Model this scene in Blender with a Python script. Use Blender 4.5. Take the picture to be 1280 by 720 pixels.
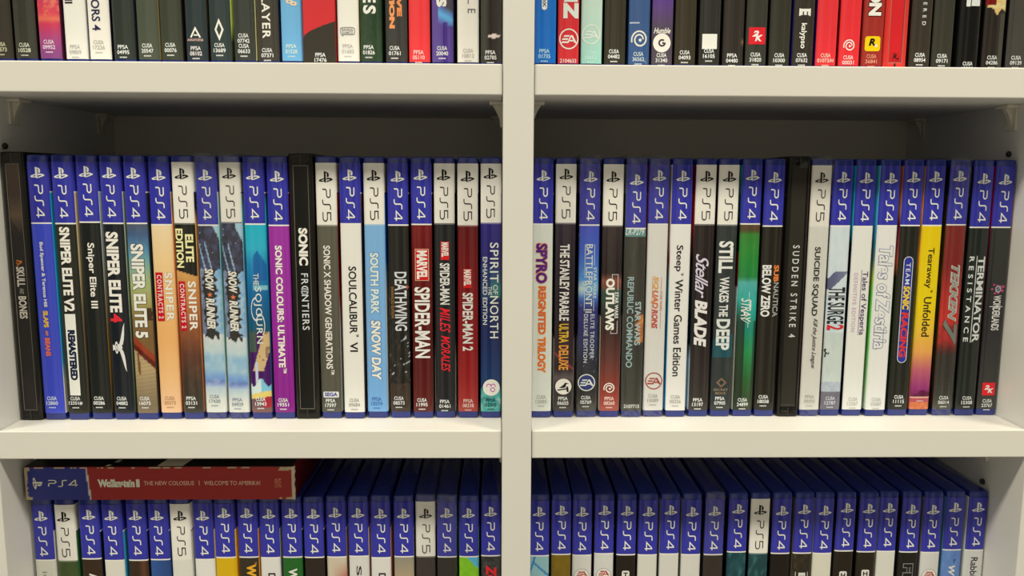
import bpy, bmesh, math, random
from mathutils import Vector, Matrix
from mathutils.geometry import tessellate_polygon

random.seed(7)
S = bpy.context.scene
COL = S.collection
for o in list(bpy.data.objects):
    bpy.data.objects.remove(o)

# ------------------------------------------------------------------ camera
F_PX = 991.1
cam_d = bpy.data.cameras.new('camera')
cam_d.sensor_width = 36.0
cam_d.lens = F_PX / 1280 * 36.0
cam_d.clip_start = 0.02
cam = bpy.data.objects.new('camera', cam_d)
COL.objects.link(cam)
YAW, PITCH, ROLL = 0.01855, 0.13283, 0.00438
fw = Vector((math.sin(YAW)*math.cos(PITCH), math.cos(YAW)*math.cos(PITCH), -math.sin(PITCH)))
rt = Vector((math.cos(YAW), -math.sin(YAW), 0))
up = rt.cross(fw)
r2 = rt*math.cos(ROLL) + up*math.sin(ROLL)
u2 = up*math.cos(ROLL) - rt*math.sin(ROLL)
M = Matrix((r2, u2, -fw)).transposed().to_4x4()
M.translation = Vector((0, -0.48684, 0.15654))
cam.matrix_world = M
S.camera = cam

# ------------------------------------------------------------------ light and exposure
S.view_settings.view_transform = 'Standard'
S.view_settings.look = 'None'
S.view_settings.exposure = 0.0
S.view_settings.gamma = 1.0
S.view_settings.use_curve_mapping = False

WORLD_STRENGTH = 0.62
LAMP_COL = (1.0, 0.915, 0.715)
LAMP_W = 50.0
LAMPS = [(-1.75, -1.20, 2.50), (0.0, -1.24, 2.50), (1.75, -1.20, 2.50)]
# unseen dim warm shop; noise bands added to streak the spine reflections
w = bpy.data.worlds.new('room_light')
S.world = w
w.use_nodes = True
wn = w.node_tree
bg = wn.nodes['Background']
bg.inputs[1].default_value = WORLD_STRENGTH
wt = wn.nodes.new('ShaderNodeTexCoord')
wm = wn.nodes.new('ShaderNodeMapping')
wm.inputs['Scale'].default_value = (7.0, 0.3, 0.5)
wm.inputs['Location'].default_value = (2.6, 0.0, 0.0)
wz = wn.nodes.new('ShaderNodeTexNoise')
wz.inputs['Scale'].default_value = 1.0
wz.inputs['Detail'].default_value = 1.5
wr = wn.nodes.new('ShaderNodeValToRGB')
wr.color_ramp.elements[0].position = 0.47
wr.color_ramp.elements[0].color = (0.10, 0.09, 0.07, 1)
wr.color_ramp.elements[1].position = 0.60
wr.color_ramp.elements[1].color = (0.95, 0.86, 0.64, 1)
wn.links.new(wt.outputs['Generated'], wm.inputs['Vector'])
wn.links.new(wm.outputs['Vector'], wz.inputs['Vector'])
wn.links.new(wz.outputs['Fac'], wr.inputs['Fac'])
wn.links.new(wr.outputs['Color'], bg.inputs[0])
for p in LAMPS:
    ld = bpy.data.lights.new('ceiling_lamp', 'AREA')
    ld.shape = 'RECTANGLE'
    ld.size, ld.size_y = 1.2, 0.28
    ld.energy = LAMP_W*(0.50 if p[0] == 0 else 1.35)
    ld.color = LAMP_COL
    lo = bpy.data.objects.new('ceiling_lamp', ld)
    lo.location = p
    COL.objects.link(lo)
    lo.rotation_euler = (math.radians(18), 0, 0)      # the lamps look down and a little to the shelves

# ------------------------------------------------------------------ colour helpers
LIT = (0.83, 0.765, 0.58)        # how bright and warm white paper stands under these lamps


def lin(c):
    c = c/255.0
    return c/12.92 if c <= 0.04045 else ((c+0.055)/1.055)**2.4


def alb(rgb):
    """colour seen under the warm lamps -> colour of the thing itself"""
    return tuple(min(0.9, max(0.003, lin(c)/l - 0.014)) for c, l in zip(rgb, LIT))


def mixc(a, b, t):
    t = max(0.0, min(1.0, t))
    return tuple(x + (y-x)*t for x, y in zip(a, b))


def hash2(a, b):
    return (math.sin(a*127.1 + b*311.7)*43758.5453) % 1.0


def vnoise(x, y):
    xi, yi = math.floor(x), math.floor(y)
    fx, fy = x-xi, y-yi
    fx, fy = fx*fx*(3-2*fx), fy*fy*(3-2*fy)
    a, b = hash2(xi, yi), hash2(xi+1, yi)
    c, d = hash2(xi, yi+1), hash2(xi+1, yi+1)
    return (a*(1-fx)+b*fx)*(1-fy) + (c*(1-fx)+d*fx)*fy


def fbm(x, y):
    return 0.55*vnoise(x, y) + 0.3*vnoise(x*2.1+7, y*2.1+3) + 0.15*vnoise(x*4.3+1, y*4.3+9)


# ------------------------------------------------------------------ materials
def pbsdf(name, base=(.8, .8, .8), rough=0.5, coat=0.0, coat_rough=0.05, spec=0.5, metal=0.0):
    m = bpy.data.materials.new(name)
    m.use_nodes = True
    b = m.node_tree.nodes['Principled BSDF']
    b.inputs['Base Color'].default_value = (*base, 1)
    b.inputs['Roughness'].default_value = rough
    b.inputs['Coat Weight'].default_value = coat
    b.inputs['Coat Roughness'].default_value = coat_rough
    b.inputs['Specular IOR Level'].default_value = spec
    b.inputs['Metallic'].default_value = metal
    return m, b


def add_bump(m, b, scale, strength, dist=0.0005, stretch=(1, 1, 1)):
    nt = m.node_tree
    tc = nt.nodes.new('ShaderNodeTexCoord')
    mp = nt.nodes.new('ShaderNodeMapping')
    mp.inputs['Scale'].default_value = stretch
    no = nt.nodes.new('ShaderNodeTexNoise')
    no.inputs['Scale'].default_value = scale
    no.inputs['Detail'].default_value = 3
    bu = nt.nodes.new('ShaderNodeBump')
    bu.inputs['Strength'].default_value = strength
    bu.inputs['Distance'].default_value = dist
    nt.links.new(tc.outputs['Object'], mp.inputs['Vector'])
    nt.links.new(mp.outputs['Vector'], no.inputs['Vector'])
    nt.links.new(no.outputs['Fac'], bu.inputs['Height'])
    nt.links.new(bu.outputs['Normal'], b.inputs['Normal'])
    return no


def add_tint_noise(m, b, c1, c2, scale):
    nt = m.node_tree
    tc = nt.nodes.new('ShaderNodeTexCoord')
    no = nt.nodes.new('ShaderNodeTexNoise')
    no.inputs['Scale'].default_value = scale
    no.inputs['Detail'].default_value = 4
    rp = nt.nodes.new('ShaderNodeValToRGB')
    rp.color_ramp.elements[0].color = (*c1, 1)
    rp.color_ramp.elements[1].color = (*c2, 1)
    nt.links.new(tc.outputs['Object'], no.inputs['Vector'])
    nt.links.new(no.outputs['Fac'], rp.inputs['Fac'])
    nt.links.new(rp.outputs['Color'], b.inputs['Base Color'])


MAT = {}
MAT['shelf'], b = pbsdf('white_laminate', rough=0.42)
add_tint_noise(MAT['shelf'], b, (0.775, 0.775, 0.765), (0.815, 0.815, 0.80), 9)
MAT['panel'], b = pbsdf('white_panel', rough=0.45)
add_tint_noise(MAT['panel'], b, (0.755, 0.76, 0.755), (0.79, 0.795, 0.785), 9)
MAT['back'], b = pbsdf('back_board', rough=0.6)
add_tint_noise(MAT['back'], b, (0.74, 0.70, 0.62), (0.80, 0.76, 0.68), 6)
MAT['support'], b = pbsdf('cream_plastic', (0.72, 0.70, 0.62), 0.4)
MAT['peg'], b = pbsdf('black_rubber', (0.012, 0.012, 0.012), 0.5)
MAT['shell'], b = pbsdf('blue_case_plastic', (0.010, 0.026, 0.26), 0.22, 0.4)
add_bump(MAT['shell'], b, 260, 0.04)
MAT['black'], b = pbsdf('black_case_plastic', (0.010, 0.009, 0.008), 0.25, 0.1, 0.05, 0.25)
add_bump(MAT['black'], b, 260, 0.05)
MAT['redcase'], b = pbsdf('red_case_plastic', (0.72, 0.035, 0.03), 0.3, 0.3)
add_bump(MAT['redcase'], b, 260, 0.05)
MAT['groove'], b = pbsdf('pale_rim', (0.20, 0.19, 0.16), 0.35)
MAT['paper'], b = pbsdf('printed_sleeve', rough=0.5, coat=0.7, coat_rough=0.05, spec=0.15)
nt = MAT['paper'].node_tree
at = nt.nodes.new('ShaderNodeAttribute')
at.attribute_name = 'print'
nt.links.new(at.outputs['Color'], b.inputs['Base Color'])
add_bump(MAT['paper'], b, 90, 0.05, 0.0004, (1, 1, 0.15))
MAT['card'], b = pbsdf('printed_card', rough=0.5, coat=0.15, coat_rough=0.3)
nt = MAT['card'].node_tree
at = nt.nodes.new('ShaderNodeAttribute')
at.attribute_name = 'print'
nt.links.new(at.outputs['Color'], b.inputs['Base Color'])
add_bump(MAT['card'], b, 120, 0.1)
MAT['floor'], b = pbsdf('grey_floor', rough=0.45)
add_tint_noise(MAT['floor'], b, (0.30, 0.28, 0.25), (0.38, 0.36, 0.32), 3)
MAT['wall'], b = pbsdf('painted_wall', rough=0.8)
add_tint_noise(MAT['wall'], b, (0.66, 0.64, 0.58), (0.70, 0.68, 0.62), 3)

# thin clear film, glossy where it is creased
m = bpy.data.materials.new('clear_wrap')
m.use_nodes = True
nt = m.node_tree
nt.nodes.clear()
out = nt.nodes.new('ShaderNodeOutputMaterial')
mx = nt.nodes.new('ShaderNodeMixShader')
tr = nt.nodes.new('ShaderNodeBsdfTransparent')
gl = nt.nodes.new('ShaderNodeBsdfGlossy')
gl.inputs['Roughness'].default_value = 0.26
lw = nt.nodes.new('ShaderNodeLayerWeight')
lw.inputs['Blend'].default_value = 0.5
pw = nt.nodes.new('ShaderNodeMath')
pw.operation = 'POWER'
pw.inputs[1].default_value = 4.0
md = nt.nodes.new('ShaderNodeMath')
md.operation = 'MULTIPLY_ADD'
md.inputs[1].default_value = 0.55
md.inputs[2].default_value = 0.06
nt.links.new(lw.outputs['Facing'], pw.inputs[0])
nt.links.new(pw.outputs['Value'], md.inputs[0])
tc = nt.nodes.new('ShaderNodeTexCoord')
mp = nt.nodes.new('ShaderNodeMapping')
mp.inputs['Scale'].default_value = (1, 1, 0.35)
no = nt.nodes.new('ShaderNodeTexNoise')
no.inputs['Scale'].default_value = 120
bu = nt.nodes.new('ShaderNodeBump')
bu.inputs['Strength'].default_value = 0.4
bu.inputs['Distance'].default_value = 0.0006
for a, bb in ((tc.outputs['Object'], mp.inputs['Vector']), (mp.outputs['Vector'], no.inputs['Vector']),
              (no.outputs['Fac'], bu.inputs['Height']), (bu.outputs['Normal'], gl.inputs['Normal']),
              (bu.outputs['Normal'], lw.inputs['Normal']), (md.outputs['Value'], mx.inputs['Fac']),
              (tr.outputs['BSDF'], mx.inputs[1]), (gl.outputs['BSDF'], mx.inputs[2]),
              (mx.outputs['Shader'], out.inputs['Surface'])):
    nt.links.new(a, bb)
MAT['wrap'] = m

INK = {}


def ink(rgb):
    """one printing ink per colour"""
    k = tuple(int(c) for c in rgb)
    if k not in INK:
        INK[k], b = pbsdf('ink_%02x%02x%02x' % k, alb(k), 0.5, 0.5, 0.06, 0.15)
    return INK[k]


# ------------------------------------------------------------------ object helpers
def link(name, me, mat=None, parent=None, loc=None):
    me.name = name
    o = bpy.data.objects.new(name, me)
    COL.objects.link(o)
    if mat is not None:
        me.materials.clear()
        me.materials.append(mat)
    if parent is not None:
        o.parent = parent
    if loc is not None:
        o.location = loc
    return o


def from_bm(name, bm, mat, parent=None, loc=None, smooth=False):
    me = bpy.data.meshes.new(name)
    if smooth:
        for f in bm.faces:
            f.smooth = True
    bm.to_mesh(me)
    bm.free()
    return link(name, me, mat, parent, loc)


def thing(name, label, cat, loc, group=None, rot=(0, 0, 0)):
    o = bpy.data.objects.new(name, None)
    COL.objects.link(o)
    o.empty_display_size = 0.01
    o.location = loc
    o.rotation_euler = rot
    o['label'] = label
    o['category'] = cat
    if group:
        o['group'] = group
    return o


def add_box(bm, lo, hi, bevel=0.0, seg=2):
    r = bmesh.ops.create_cube(bm, size=1)
    vs = r['verts']
    for v in vs:
        v.co = Vector([lo[i] + (v.co[i]+0.5)*(hi[i]-lo[i]) for i in range(3)])
    if bevel:
        es = list({e for v in vs for e in v.link_edges})
        bmesh.ops.bevel(bm, geom=es, offset=bevel, segments=seg, profile=0.5, affect='EDGES')


def box(name, lo, hi, mat, parent=None, bevel=0.0006):
    bm = bmesh.new()
    add_box(bm, lo, hi, bevel)
    return from_bm(name, bm, mat, parent)


# ------------------------------------------------------------------ the place: measures in metres
XL, XR = -0.3140, 0.3412           # inner faces of the side panels
DX0, DX1 = 0.0031, 0.0217          # the middle upright
T = 0.0181                         # board thickness
P = 0.2264                         # shelf spacing
DEPTH = 0.1794                     # inner depth


def setback(x):
    """how far the cases stand behind the shelf edge: the rows are pushed in a little further to the right"""
    return 0.0277+0.0128*x


def near(x):
    return (0.48684+setback(x))/0.5175



FLOOR = -1.30
TOP = 0.47

fl = box('floor', (-2.5, -2.6, FLOOR-0.05), (2.5, 0.40, FLOOR), MAT['floor'], bevel=0)
fl['kind'] = 'structure'
wl = box('wall_back', (-2.5, 0.30, FLOOR), (2.5, 0.40, 1.35), MAT['wall'], bevel=0)
wl['kind'] = 'structure'

bc = thing('bookcase', 'tall white laminate bookcase with a middle upright holding all the game cases', 'bookcase',
           (0, 0.09, FLOOR))


def bpart(name, lo, hi, mat, bevel=0.0006):
    o = box(name, (lo[0], lo[1]-0.09, lo[2]-FLOOR), (hi[0], hi[1]-0.09, hi[2]-FLOOR), mat, bc, bevel)
    return o


bpart('side_panel', (XL-T, -0.001, FLOOR), (XL, DEPTH, TOP), MAT['panel'])
bpart('side_panel', (XR, -0.001, FLOOR), (XR+T, DEPTH, TOP), MAT['panel'])
bpart('upright', (DX0, -0.0015, FLOOR), (DX1, DEPTH, TOP), MAT['panel'])
bpart('back_panel', (XL-T, DEPTH, FLOOR), (XR+T, DEPTH+0.006, TOP), MAT['back'], 0.0)
bpart('top_panel', (XL-T, -0.001, TOP), (XR+T, DEPTH+0.006, TOP+T), MAT['panel'])


def support(x, side, y, ztop):
    """small plastic shelf support: tab under the board, curved gusset and wall plate; side=+1 points to +x"""
    bm = bmesh.new()
    s = side
    lox, hix = sorted((x, x+s*0.0085))
    add_box(bm, (lox, y-0.007, ztop-0.0022), (hix, y+0.007, ztop-0.0001), 0.0004)
    lox, hix = sorted((x, x+s*0.0014))
    add_box(bm, (lox, y-0.0055, ztop-0.0165), (hix, y+0.0055, ztop-0.002), 0.0004)
    prof = [(x+s*0.0010, ztop-0.002), (x+s*0.0066, ztop-0.002)]
    for k in range(1, 7):
        t = k/6
        prof.append((x+s*(0.0066-0.0052*math.sin(t*math.pi/2)), ztop-0.002-0.0135*t))
    prof.append((x+s*0.0010, ztop-0.0155))
    vs = [[bm.verts.new((px, y+dy, pz)) for px, pz in prof] for dy in (-0.0018, 0.0018)]
    n = len(prof)
    bm.faces.new(vs[0])
    bm.faces.new(list(reversed(vs[1])))
    for i in range(n):
        bm.faces.new((vs[0][i], vs[1][i], vs[1][(i+1) % n], vs[0][(i+1) % n]))
    bmesh.ops.recalc_face_normals(bm, faces=bm.faces)
    for v in bm.verts:
        v.co -= Vector((0, 0.09, FLOOR))
    from_bm('shelf_support', bm, MAT['support'], bc)


for ztop in (P-T, -T):
    for y in (0.043, 0.157):
        support(XL, 1, y, ztop)
        support(DX0, -1, y, ztop)
        support(DX1, 1, y, ztop)
        support(XR, -1, y, ztop)
for x, s, y, z in ((XR, -1, 0.042, 0.1764), (XR, -1, 0.040, -P+0.1764), (XL, 1, 0.030, 0.1778)):
    bm = bmesh.new()
    bmesh.ops.create_uvsphere(bm, u_segments=14, v_segments=8, radius=0.0019)
    for v in bm.verts:
        v.co = Vector((v.co.x*0.9 + x + s*0.0012, v.co.y + y - 0.09, v.co.z*1.1 + z - FLOOR))
    from_bm('peg', bm, MAT['peg'], bc, smooth=True)

for nm, x0, x1 in (('left', XL, DX0), ('right', DX1, XR)):
    for zz, word in ((P, 'upper'), (0, 'middle'), (-P, 'lower')):
        lo, hi = Vector((x0+0.0004, 0, zz-T)), Vector((x1-0.0004, DEPTH-0.0008, zz))
        c = Vector(((lo.x+hi.x)/2, (lo.y+hi.y)/2, zz-T))
        bm = bmesh.new()
        add_box(bm, lo-c, hi-c, 0.0006)
        o = from_bm('shelf_board', bm, MAT['shelf'], None, c)
        where = {'upper': 'under the cut-off top row', 'middle': 'under the full middle row',
                 'lower': 'under the lowest row'}[word]
        o['label'] = 'white shelf board %s of the upright, %s' % (nm, where)
        o['category'] = 'shelf'
        o['group'] = 'white shelf boards of the bookcase'

# ------------------------------------------------------------------ flat marks: everything printed on a spine
# 2-D shapes live in millimetres: a = to the right of the spine, b = up the spine


def poly_mesh(polys):
    """list of outlines (closed, a list of (a,b)) -> mesh data in mm"""
    vs, fs = [], []
    for pl in polys:
        if len(pl) == 4 or len(pl) == 3:
            fs.append(tuple(range(len(vs), len(vs)+len(pl))))
        else:
            for t in tessellate_polygon([[Vector((x, y, 0)) for x, y in pl]]):
                fs.append(tuple(len(vs)+i for i in t))
        vs += [tuple(p) for p in pl]
    return vs, fs


def ribbon(pts, wd, closed=False):
    """a stroke of width wd along points, as quads"""
    n = len(pts)
    L, R = [], []
    for i in range(n):
        p = Vector(pts[i])
        if closed:
            a, c = Vector(pts[i-1]), Vector(pts[(i+1) % n])
        else:
            a = Vector(pts[i-1]) if i else None
            c = Vector(pts[i+1]) if i < n-1 else None
        d1 = (p-a).normalized() if a is not None else None
        d2 = (c-p).normalized() if c is not None else None
        if d1 is None:
            d1 = d2
        if d2 is None:
            d2 = d1
        n1, n2 = Vector((-d1.y, d1.x)), Vector((-d2.y, d2.x))
        mm = n1+n2
        if mm.length < 1e-6:
            mm = n1
        mm.normalize()
        k = wd/2/max(0.35, mm.dot(n1))
        L.append(p+mm*k)
        R.append(p-mm*k)
    out = []
    for i in range(n if closed else n-1):
        j = (i+1) % n
        out.append([tuple(R[i]), tuple(R[j]), tuple(L[j]), tuple(L[i])])
    return out


def arc(cx, cy, r, a0, a1, n=24, ry=None):
    ry = r if ry is None else ry
    return [(cx+r*math.cos(math.radians(a0+(a1-a0)*i/n)), cy+ry*math.sin(math.radians(a0+(a1-a0)*i/n))) for i in range(n+1)]


def disc(cx, cy, r, n=36):
    return [arc(cx, cy, r, 0, 360-360/n, n-1)]


def ring(cx, cy, r, wd, n=40):
    return ribbon(arc(cx, cy, r, 0, 360-360/n, n-1), wd, True)


def rect(x0, y0, x1, y1):
    return [[(x0, y0), (x1, y0), (x1, y1), (x0, y1)]]


def rrect(x0, y0, x1, y1, r, n=5):
    p = arc(x1-r, y1-r, r, 0, 90, n)+arc(x0+r, y1-r, r, 90, 180, n)+arc(x0+r, y0+r, r, 180, 270, n)+arc(x1-r, y0+r, r, 270, 360, n)
    return [p]


TXT = {}


def text_shape(s, weight=0.0, shear=0.0, space=1.0):
    """outline letters filled, as (verts, faces) normalised to a unit box"""
    weight += 0.008
    key = (s, weight, shear, space)
    if key in TXT:
        return TXT[key]
    cu = bpy.data.curves.new('t', 'FONT')
    cu.body = s
    cu.resolution_u = 3
    cu.offset = weight
    cu.shear = shear
    cu.space_character = space
    cu.fill_mode = 'FRONT'
    ob = bpy.data.objects.new('t', cu)
    me = bpy.data.meshes.new_from_object(ob)
    vs = [(v.co.x, v.co.y) for v in me.vertices]
    fs = [tuple(p.vertices) for p in me.polygons]
    bpy.data.objects.remove(ob)
    bpy.data.meshes.remove(me)
    bpy.data.curves.remove(cu)
    x0, x1 = min(v[0] for v in vs), max(v[0] for v in vs)
    y0, y1 = min(v[1] for v in vs), max(v[1] for v in vs)
    vs = [((x-x0)/max(1e-6, x1-x0), (y-y0)/max(1e-6, y1-y0)) for x, y in vs]
    TXT[key] = (vs, fs)
    return TXT[key]


HW = 6.82          # half width of a sleeve, mm
RAD = 1.6          # rounding of its front corners
BOW = 0.28         # how much the spine bulges


def spine_y(a, hw=HW):
    """depth (mm) of the sleeve surface at distance a from its centre line; front is negative"""
    f = hw-RAD
    if abs(a) <= f:
        return -BOW*(1-(a/f)**2)
    d = min(RAD, abs(a)-f)
    return RAD-math.sqrt(max(0, RAD*RAD-d*d))


def mark(name, shape, rgb, parent, layer=1, flat=None, label=None, hw=HW):
    """print a shape on the spine: shape is (verts, faces) in mm on (a, b)"""
    vs, fs = shape
    if not fs:
        return None
    me = bpy.data.meshes.new(name)
    lift = 0.05+0.055*layer
    yy = (lambda a: flat) if flat is not None else (lambda a: spine_y(a, hw))
    me.from_pydata([(a/1000, (yy(a)-lift)/1000, b_/1000) for a, b_ in vs], [], fs)
    me.update()
    # let every letter face the viewer
    bm = bmesh.new()
    bm.from_mesh(me)
    if flat is None and vs:
        # follow the bulge of the spine: cut the shape into narrow upright strips
        lo, hi = min(v[0] for v in vs), max(v[0] for v in vs)
        c = math.ceil(lo/1.2)*1.2
        while c < hi:
            bmesh.ops.bisect_plane(bm, geom=bm.verts[:]+bm.edges[:]+bm.faces[:], plane_co=(c/1000, 0, 0), plane_no=(1, 0, 0), dist=1e-7)
            c += 1.2
        for v in bm.verts:
            v.co.y = (yy(v.co.x*1000)-lift)/1000
    for f in bm.faces:
        f.normal_update()
        if f.normal.y > 0:
            f.normal_flip()
    bm.to_mesh(me)
    bm.free()
    o = link(name, me, ink(rgb), parent)
    if label:
        o['label'] = label
    return o


def place(shape, a, b_, w_, h_, rot=False):
    """unit shape -> centred at (a,b) with size; rot=True reads downwards"""
    vs, fs = shape
    if rot:
        return [(a+(y-0.5)*h_, b_-(x-0.5)*w_) for x, y in vs], fs
    return [(a+(x-0.5)*w_, b_+(y-0.5)*h_) for x, y in vs], fs


def unit(polys, w_=1.0, h_=1.0):
    vs, fs = poly_mesh(polys)
    return [(x/w_, y/h_) for x, y in vs], fs


# the platform mark: upright letter and the flat swoosh around it
MARKSHAPE = unit([
    [(.37, .05), (.37, .77), (.51, .735), (.51, .0)],
    [(.50, .737), (.62, .695), (.69, .64), (.72, .56), (.72, .47), (.69, .385), (.63, .365), (.57, .385), (.57, .60), (.555, .645), (.53, .66), (.50, .63)],
    [(.36, .30), (.22, .255), (.09, .21), (.01, .165), (.01, .115), (.07, .075), (.17, .06), (.27, .065), (.36, .085), (.36, .15), (.27, .125), (.20, .125), (.18, .15), (.22, .175), (.36, .225)],
    [(.55, .32), (.66, .33), (.80, .315), (.92, .275), (.985, .235), (.985, .195), (.93, .16), (.72, .085), (.55, .025), (.55, .105), (.70, .155), (.78, .19), (.79, .215), (.75, .23), (.67, .225), (.55, .185)],
], 1.0, 0.77)


def letters_ps(d, wd):
    h = 1.0
    P_ = [(0, h), (.62, h)] + arc(.62, .76, .24, 90, -90, 8)[1:] + [(.13, .52), (.04, .42), (.02, 0)]
    S_ = [(1.08, 0), (1.38, 0)] + arc(1.38, .22, .2, -90, 0, 5)[1:] + [(1.58, .76)] + arc(1.80, .78, .22, 180, 90, 5)[1:] + [(2.12, h)]
    if d == '4':
        D_ = [(3.06, 0), (3.06, h), (2.98, h), (2.34, .26), (3.3, .26)]
    else:
        D_ = [(3.22, h), (2.42, h), (2.42, .56), (3.0, .56)] + arc(3.0, .28, .28, 90, -90, 8)[1:] + [(2.36, 0)]
    pl = []
    for q in (P_, S_, D_):
        pl += ribbon(q, wd)
    return unit(pl, 3.3, 1.0)


PSL = {'4': letters_ps('4', 0.14), '5': letters_ps('5', 0.115)}

EA = []
EA += [[(.22, .60), (.27, .68), (.56, .68), (.51, .60)], [(.14, .45), (.19, .53), (.48, .53), (.43, .45)],
       [(.10, .30), (.15, .38), (.44, .38), (.60, .68), (.66, .68), (.66, .68), (.48, .30)],
       [(.60, .68), (.70, .68), (.92, .30), (.80, .30), (.655, .56)], [(.52, .38), (.56, .45), (.80, .45), (.80, .38)]]


def swirl():
    pts = []
    for i in range(70):
        t = i/69
        an = math.radians(200 - 560*t)
        r = 0.46 - 0.27*t
        pts.append((.5+r*math.cos(an), .5+r*math.sin(an)))
    return unit(ribbon(pts, .085)+disc(.53, .46, .085))


SWIRL = swirl()
EAR = unit(ring(.5, .5, .47, .06)+EA)

# ------------------------------------------------------------------ one game case
W_CASE, D_CASE, H_CASE = 0.0134, 0.135, 0.1724
LAB0, LAB1 = 4.7, 168.2            # bottom and top of the paper sleeve, mm
BAND = 129.6                       # lower end of the platform band on the spine
SIDEBAND = 149.5                   # the same band on the front cover


def shell_mesh(wd=W_CASE, r=0.0017):
    bm = bmesh.new()
    add_box(bm, (-wd/2, 0.0002, 0), (wd/2, D_CASE, H_CASE))
    vert = [e for e in bm.edges if abs(e.verts[0].co.z-e.verts[1].co.z) > 0.1]
    bmesh.ops.bevel(bm, geom=vert, offset=r, segments=4, profile=0.5, affect='EDGES')
    hor = [e for e in bm.edges if abs(e.verts[0].co.z-e.verts[1].co.z) < 1e-6 and len(e.link_faces) == 2
           and abs(e.link_faces[0].normal.z-e.link_faces[1].normal.z) > 0.5]
    bmesh.ops.bevel(bm, geom=hor, offset=0.0013, segments=3, profile=0.5, affect='EDGES')
    # the front bulges a little, like the paper over it, with a lip at both ends
    f = wd/2-RAD/1000
    for v in bm.verts:
        if v.co.y < 0.004 and abs(v.co.x) < f:
            v.co.y -= 0.0002*(1-(v.co.x/f)**2)
    me = bpy.data.meshes.new('case_shell')
    for fc in bm.faces:
        fc.smooth = True
    bm.to_mesh(me)
    bm.free()
    me.materials.append(MAT['shell'])
    return me


SHELL = shell_mesh()


def stops(lst):
    """[(y, colour), ...] -> function of picture row"""
    def f(u, y):
        if y <= lst[0][0]:
            return lst[0][1]
        for (y0, c0), (y1, c1) in zip(lst, lst[1:]):
            if y <= y1:
                return mixc(c0, c1, (y-y0)/max(1e-6, y1-y0))
        return lst[-1][1]
    return f


BLUE = (56, 56, 142)
WHITE5 = (226, 222, 203)
LINE = (228, 226, 214)
CREAM = (216, 210, 188)


def sleeve_mesh(kind, body, side, z2y, fine, band=BAND, hw=HW):
    """paper sleeve wrapped round the case: back side, spine, front side; colours are printed per corner"""
    prof = [(-hw, 128.0, 'L'), (-hw, RAD, 'L')]
    f = hw-RAD
    n = 18 if fine else 4
    for k in range(1, 4):
        an = math.pi/2*k/3
        prof.append((-f-RAD*math.cos(an), RAD-RAD*math.sin(an), 'L' if k == 1 else 'S'))
    for k in range(1, n):
        a = -f+2*f*k/n
        prof.append((a, spine_y(a, hw), 'S'))
    for k in range(0, 4):
        an = math.pi/2*k/3
        prof.append((f+RAD*math.sin(an), RAD-RAD*math.cos(an), 'R' if k >= 2 else 'S'))
    prof.append((hw, 128.0, 'R'))
    brk = {LAB0, LAB1}
    if kind:
        brk |= {band, band-0.9, SIDEBAND, SIDEBAND-0.8}
    zs = sorted(brk)
    step = 0.75 if fine else 12.0
    full = [zs[0]]
    for a, c in zip(zs, zs[1:]):
        hid = kind and a >= band
        k = max(1, int(math.ceil((c-a)/(12.0 if hid else step))))
        full += [a+(c-a)*i/k for i in range(1, k+1)]
    zs = full
    vs = [(a/1000, y/1000, z/1000) for z in zs for a, y, _ in prof]
    m_ = len(prof)
    fs, cols = [], []
    head = {'4': BLUE, '5': WHITE5}.get(kind)
    for j in range(len(zs)-1):
        zm = (zs[j]+zs[j+1])/2
        for i in range(m_-1):
            fs.append((j*m_+i, j*m_+i+1, (j+1)*m_+i+1, (j+1)*m_+i))
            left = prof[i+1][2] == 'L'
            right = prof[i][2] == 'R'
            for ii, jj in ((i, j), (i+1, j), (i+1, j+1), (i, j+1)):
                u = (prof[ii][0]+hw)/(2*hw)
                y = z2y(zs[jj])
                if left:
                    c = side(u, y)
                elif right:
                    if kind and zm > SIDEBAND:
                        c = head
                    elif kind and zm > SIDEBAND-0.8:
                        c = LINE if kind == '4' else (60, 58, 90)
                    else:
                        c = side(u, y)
                else:
                    if kind and zm > band:
                        c = head
                    elif kind and zm > band-0.9:
                        b0 = body(0.5, y)
                        c = LINE if kind == '4' else mixc(WHITE5, b0, .6)
                    else:
                        c = body(u, y)
                c = alb(c)
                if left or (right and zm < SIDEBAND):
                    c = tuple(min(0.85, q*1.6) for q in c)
                cols.append((*c, 1.0))
    me = bpy.data.meshes.new('spine_sleeve')
    me.from_pydata(vs, [], fs)
    ca = me.color_attributes.new('print', 'FLOAT_COLOR', 'CORNER')
    ca.data.foreach_set('color', [x for c in cols for x in c])
    me.materials.append(MAT['paper'])
    for p_ in me.polygons:
        p_.use_smooth = True
    me.update()
    return me


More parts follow.
